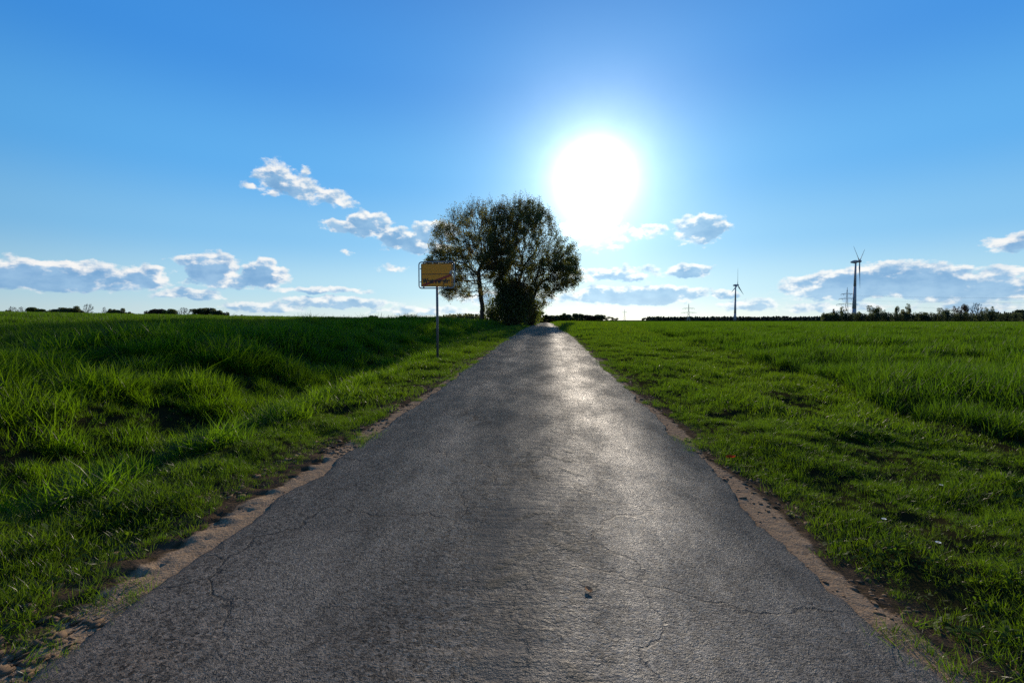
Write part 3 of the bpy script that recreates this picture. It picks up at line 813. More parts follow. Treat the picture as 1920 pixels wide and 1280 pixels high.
def big_tree(name, stems, attr, label, leaves_per=13, rs=1, top_bare=0.5, r_tip=.012):
    r = np.random.default_rng(rs)
    base = stems[0][0]
    pts, par = [], []
    for st in stems:
        prev = -1
        for a, b in zip(st[:-1], st[1:]):
            a = np.array(a, float); b = np.array(b, float); k = max(2, int(np.linalg.norm(b - a) / .5))
            for q_ in range(k if prev >= 0 or True else 0):
                t = q_ / k; pts.append(a + (b - a) * t + (r.normal(0, .03, 3) if prev >= 0 else 0)); par.append(prev); prev = len(pts) - 1
        pts.append(np.array(st[-1], float)); par.append(prev)
    NP, par = colonize(pts, par, attr, rs=rs)
    n_ = len(NP); desc = np.ones(n_)
    for k in range(n_ - 1, -1, -1):
        if par[k] >= 0: desc[par[k]] += desc[k]
    rad = r_tip * desc ** .40
    child = np.zeros(n_, int)
    for k in range(n_):
        if par[k] >= 0: child[par[k]] += 1
    root = empty(name, tuple(base)); tag(root, label, 'tree')
    o_ = np.array(base, float)
    big = desc > 700
    top = np.zeros(n_, int)
    for k in range(n_): top[k] = k if par[k] < 0 else top[par[k]]
    for t_ in np.unique(top[big]):
        Vt, Ft = tubes(NP - o_, np.where(big & (top == t_), par, -1), rad * 1.15, 10)
        link('trunk', mesh_np('trunk', Vt, Ft, M_bark, True), root)
    Vb, Fb = tubes(NP - o_, np.where(big, -1, par), rad, 5)
    # twigs
    tips = np.where(desc <= 4)[0]
    zt = NP[:, 2].max()
    cen = attr.mean(0)
    tp, tpar = [], []
    for k in tips:
        out = NP[k] - cen; out = out / (np.linalg.norm(out) + 1e-6)
        hi = smoothstep(.55, 1.0, NP[k][2] / zt)
        for _ in range(3):
            d = out * .6 + r.normal(0, .55, 3); d[2] += .25 + .9 * hi; d /= np.linalg.norm(d)
            L = r.uniform(.35, .8) * (1 + 1.1 * hi * r.random())
            tp.append(NP[k]); tpar.append(-1); tp.append(NP[k] + d * L * .5); tpar.append(len(tp) - 2)
            d2 = d + r.normal(0, .25, 3); d2[2] += .15 * hi; d2 /= np.linalg.norm(d2)
            tp.append(NP[k] + d * L * .5 + d2 * L * .5); tpar.append(len(tp) - 2)
    tp = np.array(tp); tpar = np.array(tpar)
    Vw, Fw = tubes(tp - o_, tpar, np.full(len(tp), .011), 3)
    Vb = np.concatenate([Vb, Vw]); Fb = np.concatenate([Fb, Fw + (len(Vb) - len(Vw))])
    link('branches', mesh_np('branches', Vb, Fb, M_bark, True), root)
    # leaves
    cl = np.where(desc <= 9)[0]
    ce = np.concatenate([NP[cl], tp[2::3], tp[1::3]])
    hz = np.clip((ce[:, 2] - base[2]) / (zt - base[2]), 0, 1)
    clump = fbm(ce[:, 0] * .55 + ce[:, 1] * .3, ce[:, 2] * .55, 33 + rs, 2)
    k = np.maximum(0, np.round(leaves_per * (1 - top_bare * smoothstep(.6, 1.0, hz)) * (.25 + 1.2 * smoothstep(.3, .65, clump)) * r.uniform(.5, 1.5, len(ce)))).astype(int)
    c = np.repeat(ce, k, 0) + r.normal(0, .17, (k.sum(), 3))
    Vl, Fl = leaf_quads(c - o_, .13, r)
    link('crown', mesh_np('crown', Vl, Fl, M_leafA), root)
    return root


TY = 62.0
def gz(x, y): return float(ground_z(np.array([x]), np.array([y]))[0])
r_ = np.random.default_rng(21)
bx = -8.4; bz = gz(bx, TY)
attA = np.concatenate([ellip(2300, (-9.6, TY, 9.9), (5.2, 5.0, 6.3), r_, .2), ellip(460, (-12.6, TY - .5, 8.2), (2.9, 3.4, 3.0), r_), ellip(240, (-11.5, TY, 5.2), (2.5, 3, 1.2), r_), ellip(320, (-8.0, TY, 14.0), (3.2, 3, 2.6), r_)])
attA = np.concatenate([attA, ellip(850, (-6.2, TY, 11.6), (2.8, 3.2, 4.6), r_)]); attA = attA[attA[:, 2] > 4.0]
big_tree('field_tree', [[(bx, TY, bz - .2), (bx + .05, TY, bz + 2.4), (bx - .2, TY, 5.0), (bx - .4, TY, 7.5)]], attA,
         'roadside tree with one clear trunk and sparse spring leaves, behind the yellow sign', 13, 5, .55)
bx = -3.9; bz = gz(bx, TY)
attB = np.concatenate([ellip(2700, (-3.2, TY, 10.3), (5.2, 5.2, 6.2), r_, .2), ellip(760, (.8, TY, 8.6), (3.3, 4.2, 3.3), r_), ellip(300, (2.0, TY - .5, 6.8), (2.1, 3.2, 1.9), r_), ellip(360, (-3.4, TY, 14.3), (4.0, 3, 2.2), r_)])
attB = np.concatenate([attB, ellip(620, (-2.9, TY, 4.6), (3.4, 3.0, 2.6), r_), ellip(260, (-.6, TY, 6.0), (2.6, 2.8, 1.8), r_)]); attB = attB[attB[:, 2] > 2.2]
stB = [[(bx, TY, bz - .2), (bx + .1, TY, bz + 2), (bx + .4, TY, 6.5)], [(bx - .8, TY + .4, bz - .2), (bx - 1.2, TY + .3, bz + 2.2), (bx - 1.6, TY, 6.2)], [(bx + .9, TY - .2, bz - .2), (bx + 1.6, TY, bz + 2.0), (bx + 2.7, TY, 5.6)]]
big_tree('field_tree', stB, attB, 'broad many-stemmed tree leaning over the road, right of the single-trunk tree', 19, 8, .4)


def thicket(name, loc, rads, label, n_leaf, rs, mat_, lsize=.17):
    r = np.random.default_rng(rs)
    root = empty(name, loc); tag(root, label, 'shrub')
    pts, par = [], []
    cs = ellip(int(90), (0, 0, rads[2] * .95), rads, r, .3)
    for c in cs:
        if c[2] < .2: continue
        p0 = np.array([c[0] * .35 + r.normal(0, .2), c[1] * .35 + r.normal(0, .2), -.1]); m = p0 * .4 + c * .6 + r.normal(0, .15, 3); m[2] = c[2] * .55
        j = len(pts); pts += [p0, m, c, c + (c - m) * .35 + r.normal(0, .1, 3)]; par += [-1, j, j + 1, j + 2]
    Vs, Fs = tubes(np.array(pts), np.array(par), np.tile([.05, .035, .018, .008], len(pts) // 4), 5)
    link('stems', mesh_np('stems', Vs, Fs, M_bark, True), root)['kind'] = 'stuff'
    c = ellip(n_leaf, (0, 0, rads[2] * .95), rads, r, .25)
    lump = fbm(c[:, 0] * .9 + c[:, 1] * .5, c[:, 2] * .9, rs, 2)
    c = c[(lump > r.uniform(.25, .62, len(c))) & (c[:, 2] > -.1)]
    c += r.normal(0, .38, c.shape)
    Vl, Fl = leaf_quads(c, lsize, r)
    link('foliage', mesh_np('foliage', Vl, Fl, mat_), root)
    return root


thicket('thicket_shrub', (-4.3, TY - 1.2, gz(-4.3, TY - 1.2)), (2.2, 2.0, 3.3), 'dense dark thicket around the foot of the many-stemmed tree', 30000, 3, M_leafB)
thicket('thicket_shrub', (-6.9, TY + .4, gz(-6.9, TY)), (1.5, 1.4, 1.7), 'low dark shrub between the two roadside trees', 6000, 4, M_leafB)
thicket('thicket_shrub', (-2.2, TY + 1.5, gz(-2.2, TY)), (1.3, 1.5, 2.1), 'leafy shrub between the thicket and the road edge', 7500, 6, M_leafB)


# ------------------------------------------------------------------ distant trees
def polar(az_, d_):
    """d_ metres along the camera's own viewing depth, az_ degrees from the road"""
    rr = d_ / math.cos(R(az_ + 4.13)); return rr * math.sin(R(az_)), rr * math.cos(R(az_))


def leafy_variant(seed, leaves=1500, open_=0.0, size=.055):
    r = np.random.default_rng(seed)
    lobes = [((0, 0, .5), (.27, .27, .33))] + [((r.uniform(-.36, .36), r.uniform(-.36, .36), r.uniform(.26, .84)), tuple(r.uniform(.11, .22, 3))) for _ in range(12)]
    c = np.concatenate([ellip(int(leaves * (rd[0] * 2.2)), cc, rd, r, .35) for cc, rd in lobes])
    c = c[(np.abs(c[:, 0]) < .52) & (c[:, 2] < 1.0)]
    if open_: c = c[fbm(c[:, 0] * 9 + 3 * c[:, 1], c[:, 2] * 9, seed, 2) > open_]
    V, F = leaf_quads(c, size, r)
    pts = [np.array([0, 0, -.05]), np.array([.01, 0, .18]), np.array([0, 0, .4]), np.array([0, 0, .7])]; par = [-1, 0, 1, 2]; rad = [.03, .026, .018, .008]
    for _ in range(12):
        j = r.integers(1, 3); e = ellip(1, (0, 0, .62), (.36, .36, .32), r, .5)[0]; k = len(pts)
        pts += [pts[j] * .55 + e * .45, e]; par += [j, k]; rad += [.009, .003]
    Vt, Ft = tubes(np.array(pts), np.array(par), np.array(rad), 5)
    return (Vt, Ft), (V, F)


def bare_variant(seed):
    r = np.random.default_rng(seed)
    att = ellip(260, (0, 0, .62), (.44, .44, .38), r, .2)
    att = att[np.abs(att[:, 0]) < .12 + .6 * np.clip(att[:, 2] - .15, 0, 1)]
    NP, par = colonize([(0, 0, -.03), (0, 0, .1), (0, 0, .2), (.01, 0, .28)], [-1, 0, 1, 2], att, .05, .4, .07, 40, .05, seed)
    n_ = len(NP); desc = np.ones(n_)
    for k in range(n_ - 1, -1, -1):
        if par[k] >= 0: desc[par[k]] += desc[k]
    rad = .0035 * desc ** .42; big = desc > 60
    tp, tpar = [], []
    for k in np.where(desc <= 3)[0]:
        for _ in range(3):
            d = NP[k] - np.array([0, 0, .4]); d = d / np.linalg.norm(d) + r.normal(0, .5, 3); d /= np.linalg.norm(d)
            tp += [NP[k], NP[k] + d * .07]; tpar += [-1, len(tp) - 2]
    Vb, Fb = tubes(NP, np.where(big, -1, par), rad, 4); Vw, Fw = tubes(np.array(tp), np.array(tpar), np.full(len(tp), .0045), 3)
    return tubes(NP, np.where(big, par, -1), rad, 6), (np.concatenate([Vb, Vw]), np.concatenate([Fb, Fw + len(Vb)]))


def conifer_variant(seed):
    r = np.random.default_rng(seed); c = []
    for k in range(700):
        t = r.random() ** .8; w_ = .5 * (1 - t) ** .8 * (0.75 + .25 * math.sin(t * 60)); a = r.uniform(0, 6.28); q_ = math.sqrt(r.random())
        c.append((w_ * q_ * math.cos(a), w_ * q_ * math.sin(a), .06 + .94 * t))
    return tubes(np.array([(0, 0, -.05), (0, 0, .5), (0, 0, .97)]), np.array([-1, 0, 1]), np.array([.03, .018, .004]), 5), leaf_quads(np.array(c), .07, r)


VAR = {}
for nm, lst in (('leafy', [leafy_variant(s) for s in (1, 2, 3, 4)]), ('airy', [leafy_variant(s, 800, .42, .045) for s in (5, 6, 7)]), ('bare', [bare_variant(s) for s in (8, 9)]), ('conifer', [conifer_variant(s) for s in (10, 11)])):
    VAR[nm] = [(mesh_np('trunk', *a, M_bark, True), mesh_np('crown', *b, M_dark)) for a, b in lst]
def wood_conifer(seed):
    r = np.random.default_rng(seed); t = r.random(130) ** 1.1; a = r.uniform(0, 6.28, 130); q_ = np.sqrt(r.random(130)) * .5 * (1 - t) ** .7
    return mesh_np('crown', *leaf_quads(np.stack([q_ * np.cos(a), q_ * np.sin(a), t * .97], 1), .26, r), M_conif)


def wood_leafy(seed):
    r = np.random.default_rng(seed); c = np.concatenate([ellip(90, (0, 0, .5), (.4, .4, .48), r, .3), ellip(50, (.2, .1, .35), (.3, .3, .35), r, .3), ellip(30, (-.2, 0, .3), (.25, .25, .32), r, .3)])
    return mesh_np('crown', *leaf_quads(c, .24, r), M_dark)


WOOD = {'conifer': [wood_conifer(31), wood_conifer(32)], 'leafy': [wood_leafy(33), wood_leafy(34)]}
_cnt = 0


def far_tree(name, az_, d_, width, top_el_m, kind, mat_, label, group, cat='tree', base=None):
    """width and height in metres; top_el_m is the height of the top above the eye"""
    global _cnt
    x, y = polar(az_, d_); z = gz(x, y) if base is None else base
    h_ = CAM_H + top_el_m - z
    v = VAR[kind][_cnt % len(VAR[kind])]; _cnt += 1
    root = empty(name, (x, y, z), random.uniform(0, 6.28)); root.scale = (width, width, h_)
    tag(root, label, cat, group)
    t = link('trunk', v[0], root); c = link('crown', v[1], root)
    c.material_slots[0].link = 'OBJECT'; c.material_slots[0].material = mat_
    return root


GL = 'trees along the skyline beyond the left field'
LEFT = [  # azimuth, width m, top above eye m, kind, material, name, label
    (-50.55, 6.0, 9.3, 'leafy', M_dark, 'shrub', 'small dark shrub at the far left end of the skyline'),
    (-50.20, 7.5, 11.6, 'bare', M_twig, 'bare_tree', 'greyish bare round tree, leftmost on the skyline'),
    (-49.70, 6.5, 11.2, 'bare', M_twig, 'bare_tree', 'smaller greyish bare tree left of the olive bush on the skyline'),
    (-48.85, 15, 10.6, 'leafy', M_olive, 'shrub', 'broad olive green bush on the skyline at far left'),
    (-48.00, 9, 9.0, 'airy', M_olive, 'shrub', 'low pale olive bush tapering off right of the broad olive bush'),
    (-47.15, 15, 11.4, 'leafy', M_dark, 'leafy_tree', 'dark leafy tree at the left of the clump with the vase shaped bare tree'),
    (-46.25, 13, 11.6, 'leafy', M_dark, 'leafy_tree', 'dark leafy tree just left of the vase shaped bare tree'),
    (-45.50, 8, 13.9, 'bare', M_twig, 'bare_tree', 'tall bare vase shaped tree rising above the left skyline'),
    (-44.42, 4.2, 11.0, 'bare', M_twig, 'bare_tree', 'thin bare tree at the left end of a small dark clump'),
    (-43.95, 9, 10.2, 'leafy', M_dark, 'leafy_tree', 'dark tree in the middle of the small clump right of the bare vase tree'),
    (-43.40, 10, 10.0, 'leafy', M_dark, 'leafy_tree', 'dark rounded tree ending the small clump on the left skyline'),
    (-42.65, 6.5, 6.9, 'leafy', M_dark, 'shrub', 'very low dark shrub in the gap of the left skyline'),
    (-40.85, 15, 10.2, 'leafy', M_brown, 'leafy_tree', 'brownish rounded tree on the left skyline'),
    (-39.45, 12, 10.2, 'leafy', M_olive, 'leafy_tree', 'olive green tree beside the tiny white gabled shed'),
    (-38.45, 11, 10.6, 'bare', M_twig, 'bare_tree', 'pale see-through tree right of the tiny white gabled shed'),
    (-36.85, 21, 10.2, 'leafy', M_dark, 'leafy_tree', 'largest dark rounded tree on the left skyline'),
    (-35.40, 14, 8.9, 'leafy', M_dark, 'leafy_tree', 'dark tree sloping down right of the largest skyline tree'),
    (-33.70, 12, 5.0, 'airy', M_brown, 'shrub', 'thin low shrubs peeping over the crest right of the dark tree clump'),
    (-31.70, 7, 3.8, 'leafy', M_olive, 'shrub', 'last tiny bush on the bare stretch of the left skyline'),
]
for a, wd, tp_, kd, mt, nm, lb in LEFT:
    far_tree(nm, a, 400, wd, tp_, kd, mt, lb, GL, 'shrub' if nm == 'shrub' else 'tree')

GC = 'trees and bushes along the skyline left of the sign'
for a, wd, tp_, kd, mt, nm, lb in [
    (-20.85, 12, 3.6, 'airy', M_olive, 'shrub', 'pale low bush where the hedge begins left of the sign'),
    (-20.15, 11, 5.4, 'leafy', M_dark, 'leafy_tree', 'small dark tree above the hedge left of the sign'),
    (-18.55, 3.6, 5.5, 'conifer', M_conif, 'conifer_tree', 'pointed conifer in the far hedge left of the sign'),
    (-17.00, 7.5, 5.2, 'leafy', M_dark, 'leafy_tree', 'small rounded tree midway between the conifer and the sign post'),
    (-15.80, 10, 6.0, 'bare', M_twig, 'bare_tree', 'small bare tree in the far hedge near the sign post'),
    (-14.40, 2.6, 5.0, 'conifer', M_conif, 'conifer_tree', 'slender conifer just left of the sign post'),
]:
    far_tree(nm, a, 500, wd, tp_, kd, mt, lb, GC, 'shrub' if nm == 'shrub' else 'tree')

GR = 'trees where the road disappears over the crest'
for a, wd, tp_, kd, mt, nm, lb in [
    (-1.95, 9.5, 4.5, 'leafy', M_brown, 'shrub', 'brownish bush beside the thicket at the road crest'),
    (-1.05, 11.5, 11.0, 'leafy', M_dark, 'leafy_tree', 'rounded dark tree standing just left of the road crest'),
    (-.05, 8, 5.6, 'leafy', M_dark, 'leafy_tree', 'low dark tree straight behind the road crest'),
    (.85, 11, 5.6, 'leafy', M_dark, 'leafy_tree', 'wide low tree behind the right edge of the road crest'),
    (1.65, 10, 6.0, 'leafy', M_olive, 'leafy_tree', 'olive tinged tree second right of the road crest'),
    (2.40, 9.5, 7.3, 'leafy', M_dark, 'leafy_tree', 'tallest rounded tree of the row right of the road crest'),
    (3.60, 11, 7.0, 'leafy', M_dark, 'leafy_tree', 'dark domed tree in the middle of the row right of the road'),
    (4.95, 13, 6.1, 'leafy', M_brown, 'leafy_tree', 'wide brownish tree of the row right of the road'),
    (6.05, 10.5, 6.4, 'leafy', M_dark, 'leafy_tree', 'last dark tree at the right end of the row by the road'),
    (7.05, 9, 3.8, 'airy', M_olive, 'shrub', 'pale thin shrub right of the tree row'),
    (7.95, 8, 2.8, 'airy', M_olive, 'shrub', 'lowest pale shrub fading out toward the small far pylon'),
]:
    far_tree(nm, a, 500, wd * 1.25, tp_, kd, mt, lb, GR, 'shrub' if nm == 'shrub' else 'tree', base=-.3)
far_tree('leafy_tree', 11.20, 900, 9, 5.0, 'leafy', M_dark, 'lone small round tree at the left tip of the far conifer wood', 'lone trees on the far horizon')

GH = 'trees standing in the hedgerow beyond the right field'
HD = 250
for a, wd, tp_, kd, mt, nm, lb in [
    (29.10, 6.4, 3.8, 'leafy', M_brown, 'shrub', 'rust brown bush at the left end of the right hedgerow'),
    (29.65, 3.6, 6.4, 'airy', M_brown, 'leafy_tree', 'small brownish tree left of the near pylon'),
    (30.40, 5.2, 7.5, 'airy', M_olive, 'leafy_tree', 'pale green tree in front of the lattice pylon'),
    (31.75, 3.4, 4.6, 'airy', M_olive, 'shrub', 'low bush just right of the large wind turbine'),
    (32.80, 7.4, 8.4, 'airy', M_olive, 'leafy_tree', 'round see-through tree right of the large wind turbine'),
    (33.55, 3.6, 6.2, 'airy', M_dark, 'leafy_tree', 'smaller tree leaning on the round see-through tree'),
    (34.50, 3.4, 7.5, 'airy', M_dark, 'leafy_tree', 'narrow dark tree left of the tallest pointed tree'),
    (34.98, 6.4, 6.2, 'airy', M_dark, 'leafy_tree', 'bushy dark tree at the foot of the tallest pointed tree'),
    (35.35, 3.8, 9.4, 'airy', M_dark, 'leafy_tree', 'tallest pointed tree of the right hedgerow'),
    (36.35, 5.2, 4.0, 'leafy', M_olive, 'shrub', 'olive bush in the dip of the right hedgerow'),
    (37.75, 7.2, 7.0, 'airy', M_olive, 'leafy_tree', 'rounded light green tree right of the hedgerow dip'),
    (38.65, 4.4, 8.0, 'airy', M_brown, 'leafy_tree', 'brown budding tree left of the bare tree'),
    (39.20, 4.6, 8.6, 'airy', M_brown, 'leafy_tree', 'brown budding tree touching the bare tree in the hedgerow'),
    (39.85, 6.2, 8.9, 'bare', M_twig, 'bare_tree', 'bare branched tree in the right hedgerow'),
    (40.55, 5.4, 7.6, 'airy', M_olive, 'leafy_tree', 'thin tree right of the bare tree in the hedgerow'),
    (42.65, 6.0, 6.0, 'leafy', M_dark, 'leafy_tree', 'dark tree at the right end of the hedgerow'),
]:
    far_tree(nm, a, HD, wd, tp_, kd, mt, lb, GH, 'shrub' if nm == 'shrub' else 'tree')

# the hedgerow itself, one continuous hedge
r = np.random.default_rng(77)
hx0, hy0 = polar(28.8, HD - 4); root = empty('hedgerow', (hx0, hy0, gz(hx0, hy0)))
tag(root, 'long dark hedgerow across the far edge of the right field', 'hedge')
cc, st_p, st_q = [], [], []
for a in np.arange(28.8, 50.0, .16):
    x, y = polar(a, HD - 3 + r.uniform(-1, 1)); z = gz(x, y)
    top = 5.0 + 1.1 * (fbm(a * 1.3, 0, 5, 3) - .5) * 2 + r.uniform(-.3, .4)
    cc.append(ellip(330, (x - hx0, y - hy0, z - gz(hx0, hy0) + top * .42), (.9, 1.8, top * .58), r, .3))
    j = len(st_p); st_p += [(x - hx0, y - hy0, z - gz(hx0, hy0) - .1), (x - hx0 + r.normal(0, .2), y - hy0, z - gz(hx0, hy0) + top * .6)]; st_q += [-1, j]
cc = np.concatenate(cc)
link('foliage', mesh_np('foliage', *leaf_quads(cc, .5, r), M_dark), root)
link('stems', mesh_np('stems', *tubes(np.array(st_p, float), np.array(st_q), np.full(len(st_p), .06), 5), M_bark), root)['kind'] = 'stuff'


def far_wood(name, items, kind, mat_, label):
    """a far-off wood that reads as one mass: items = (azimuth, depth, width, height, base z)"""
    Vs, Fs = [], []; nb = 0
    for k, (a, d_, wd, h_, z) in enumerate(items):
        x, y = polar(a, d_); src = WOOD[kind][k % 2]
        v = np.zeros(len(src.vertices) * 3, np.float32); src.vertices.foreach_get('co', v); v = v.reshape(-1, 3)
        fq = np.zeros(len(src.loops), np.int32); src.loops.foreach_get('vertex_index', fq); fq = fq.reshape(-1, 4)
        an = k * 1.7; ca, sa = math.cos(an), math.sin(an)
        u_, inv = np.unique(fq, return_inverse=True); v = v[u_]
        vv = np.stack([(v[:, 0] * ca - v[:, 1] * sa) * wd + x, (v[:, 0] * sa + v[:, 1] * ca) * wd + y, v[:, 2] * h_ + z], 1)
        Vs.append(vv); Fs.append(inv.reshape(-1, 4) + nb); nb += len(vv)
    o = link(name, mesh_np(name, np.concatenate(Vs), np.concatenate(Fs), mat_))
    return tag(o, label, 'wood', kind='stuff')


r = np.random.default_rng(5)
it = []
for a in np.arange(11.6, 50, .085):
    it.append((a + r.uniform(-.06, .06), 1450 + r.uniform(-40, 60), r.uniform(9, 17), 9.5 + 4.5 * float(fbm(a * 1.4, 2.0, 9, 3)) + r.uniform(-1.5, 1.5), 0.0))
for a in np.arange(40.6, 50, .12):
    it.append((a, 900 + r.uniform(-20, 20), r.uniform(6, 10), r.uniform(13, 17.5), 1.0))
far_wood('far_conifer_wood', it, 'conifer', M_conif, 'distant dark conifer wood along the right horizon behind the wind turbines')
it = []
for a in np.arange(-20.6, -7.5, .16):
    rise_ = float(np.interp(a, [-20.6, -19, -13.5, -11.5, -9.5, -7.5], [2.4, 3.4, 4.2, 7.4, 8.4, 7.5]))
    it.append((a + r.uniform(-.1, .1), 560 + r.uniform(-20, 30), r.uniform(5, 9), rise_ + CAM_H + r.uniform(-.8, .5) + .8, -.8))
    if a > -13: it.append((a + .07, 540, r.uniform(6, 9), rise_ * .6 + 2, -.8))
far_wood('far_leafy_wood', it, 'leafy', M_dark, 'distant wooded rise and hedge on the horizon behind the sign post')
it = []
for a in np.arange(-2.6, 6.6, .2):
    it.append((a, 520 + r.uniform(-10, 20), r.uniform(7, 10), r.uniform(6.0, 8.2), -.8))
far_wood('far_leafy_wood', it, 'leafy', M_dark, 'low dark undergrowth below the row of trees at the road crest')

# tiny white gabled shed on the left skyline
x, y = polar(-38.95, 395); z = gz(x, y)
root = empty('gabled_shed', (x, y, z), R(39)); tag(root, 'tiny white gabled shed among the trees on the left skyline', 'shed')
hs = 6.5
bm = bmesh.new()
pr = [(-1.6, 0), (1.6, 0), (1.6, hs * .62), (0, hs), (-1.6, hs * .62)]
fv = [bm.verts.new((a, -2.5, b)) for a, b in pr]; bv = [bm.verts.new((a, 2.5, b)) for a, b in pr]
bm.faces.new(fv); bm.faces.new(bv[::-1])
for k in range(5): bm.faces.new((fv[k], bv[k], bv[(k + 1) % 5], fv[(k + 1) % 5]))
bm_obj('wall', bm, M_shed, root)
bm = bmesh.new()
for sg in (-1, 1):
    bm_box(bm, (sg * .85, 0, hs * .81 + .12), (2.95, 5.2, .14), Matrix.Rotation(sg * math.atan2(hs * .38, 1.6), 3, 'Y'))
bm_obj('roof', bm, M_roofg, root)


# ------------------------------------------------------------------ wind turbines
def turbine(az_, d_, hub_above_eye, rot_r, yaw, phase, label):
    x, y = polar(az_, d_); z = gz(x, y); H = CAM_H + hub_above_eye - z; k = rot_r / 44
    root = empty('wind_turbine', (x, y, z), 0); tag(root, label, 'wind turbine', 'wind turbines beyond the right field')
    bm = bmesh.new()
    for a, b, ra, rb in ((0, .22, 3.6, 2.9), (.22, .6, 2.9, 2.0), (.6, 1, 2.0, 1.25)):
        bm_tube(bm, (0, 0, -1 + (H - 1) * a), (0, 0, -1 + (H - 1) * b), ra * k, rb * k, 24)
    bm_obj('tower', bm, M_tower, root, True)
    hd = empty('nacelle', (0, 0, 0)); bpy.data.objects.remove(hd)
    ax = Vector((math.cos(yaw), math.sin(yaw), .03)).normalized()      # the rotor looks along this
    sidev = Vector((-math.sin(yaw), math.cos(yaw), 0)); upv = ax.cross(sidev)
    c0 = Vector((0, 0, H))
    bm = bmesh.new()      # egg-shaped nacelle
    r_ = bmesh.ops.create_uvsphere(bm, u_segments=16, v_segments=12, radius=1)
    for v in r_['verts']:
        p = v.co.copy(); t = p.x
        rad = 2.7 * k * (1 - .28 * max(0, -t)) ; v.co = c0 + ax * (t * 6.0 * k - 1.5 * k) + sidev * p.y * rad + upv * p.z * rad
    bm_obj('nacelle', bm, M_tower, root, True)
    hc = c0 + ax * 5.2 * k
    bm = bmesh.new(); r_ = bmesh.ops.create_uvsphere(bm, u_segments=14, v_segments=10, radius=1)
    for v in r_['verts']:
        p = v.co.copy(); v.co = hc + ax * p.x * 2.9 * k + sidev * p.y * 2.2 * k + upv * p.z * 2.2 * k
    bm_obj('hub', bm, M_tower, root, True)
    for b in range(3):
        an = phase + b * 2 * math.pi / 3
        bd = (upv * math.cos(an) + sidev * math.sin(an)).normalized(); td = ax.cross(bd)
        bm = bmesh.new(); rings = []
        for t, ch, thk, tw in ((0, 1.9, 1.9, 0), (.05, 1.9, 1.8, .1), (.12, 3.0, 1.3, .35), (.2, 3.9, .9, .35), (.4, 2.9, .55, .25), (.65, 2.0, .36, .15), (.85, 1.3, .22, .08), (.97, .7, .12, .04), (1, .2, .06, .02)):
            ring = []; pc_ = hc + bd * (1.5 * k + t * (rot_r - 1.5 * k))
            for s in range(10):
                q_ = 2 * math.pi * s / 10; u1 = math.cos(q_) * ch / 2 * k - (ch - 1.9) * .18 * k; u2 = math.sin(q_) * thk / 2 * k
                e1 = td * math.cos(tw) + ax * math.sin(tw); e2 = ax * math.cos(tw) - td * math.sin(tw)
                ring.append(bm.verts.new(pc_ + e1 * u1 + e2 * u2))
            rings.append(ring)
        for r0, r1 in zip(rings[:-1], rings[1:]):
            for s in range(10): bm.faces.new((r0[s], r0[(s + 1) % 10], r1[(s + 1) % 10], r1[s]))
        bm.faces.new(rings[-1]); bm.faces.new(rings[0][::-1])
        bm_obj('blade', bm, M_tower, root, True)
    return root


turbine(31.30, 833, 100.5, 47, R(-43), R(178), 'larger wind turbine rising behind the right hedgerow, one blade straight down')
turbine(20.76, 1385, 100.0, 49, R(-43), R(3), 'smaller more distant wind turbine standing free on the right horizon')


# ------------------------------------------------------------------ pylons and line
def pylon(az_, d_, H, arms, yaw, label, thick=.22):
    x, y = polar(az_, d_); z = gz(x, y)
    root = empty('lattice_pylon', (x, y, z), yaw); tag(root, label, 'pylon', 'power pylons on the right horizon')
    bm = bmesh.new(); Lv = [(0, 3.0), (.25, 2.1), (.45, 1.45), (.62, 1.0), (.75, .8), (.86, .6), (.93, .35)]
    cs = lambda hw, zz: [Vector((sx_ * hw, sy_ * hw, zz)) for sx_, sy_ in ((-1, -1), (1, -1), (1, 1), (-1, 1))]
    for (a, wa), (b, wb) in zip(Lv[:-1], Lv[1:]):
        A, B = cs(wa, a * H), cs(wb, b * H)
        for k in range(4):
            bm_tube(bm, A[k], B[k], thick, seg=4); bm_tube(bm, A[k], B[(k + 1) % 4], thick * .6, seg=4); bm_tube(bm, A[(k + 1) % 4], B[k], thick * .6, seg=4)
            bm_tube(bm, B[k], B[(k + 1) % 4], thick * .6, seg=4)
    bm_tube(bm, (0, 0, .92 * H), (0, 0, H), thick * 1.3, seg=4)
    bm_obj('mast', bm, M_steel, root)
    for zf, hw in arms:
        bm = bmesh.new(); zz = zf * H
        for sg in (-1, 1):
            tip = Vector((sg * hw, 0, zz))
            for yy in (-.7, .7):
                bm_tube(bm, (sg * .6, yy, zz), tip, thick, seg=4)
                bm_tube(bm, (sg * .6, yy, zz + 1.5), tip, thick * .8, seg=4)
            for t in (.35, .7): bm_tube(bm, (sg * hw * t, .3, zz), (sg * hw * t, 0, zz + 1.0), thick * .6, seg=4)
        ca = bm_obj('crossarm', bm, M_steel, root)
        bm = bmesh.new()
        for sg in (-1, 1):
            for t in ((1, .55) if hw > 5 else (1,)):
                b2 = bmesh.new(); bm_tube(b2, (sg * hw * t, 0, zz - .1), (sg * hw * t, 0, zz - 2.1), .22, .22, 6); bm_obj('insulator', b2, M_steel, ca)
        bm.free()
    return root, (x, y, z)


p1, q1 = pylon(30.70, 714, 50, [(.80, 7.5), (.665, 9.8), (.50, 12.5)], R(-28), 'near lattice pylon left of the large wind turbine')
p2, q2 = pylon(16.04, 1150, 42, [(.70, 13.5), (.46, 17)], R(-10), 'middle lattice pylon with two wide crossarms on open horizon')
p3, q3 = pylon(9.05, 1500, 36, [(.72, 8)], R(-6), 'smallest far lattice pylon right of the road crest')
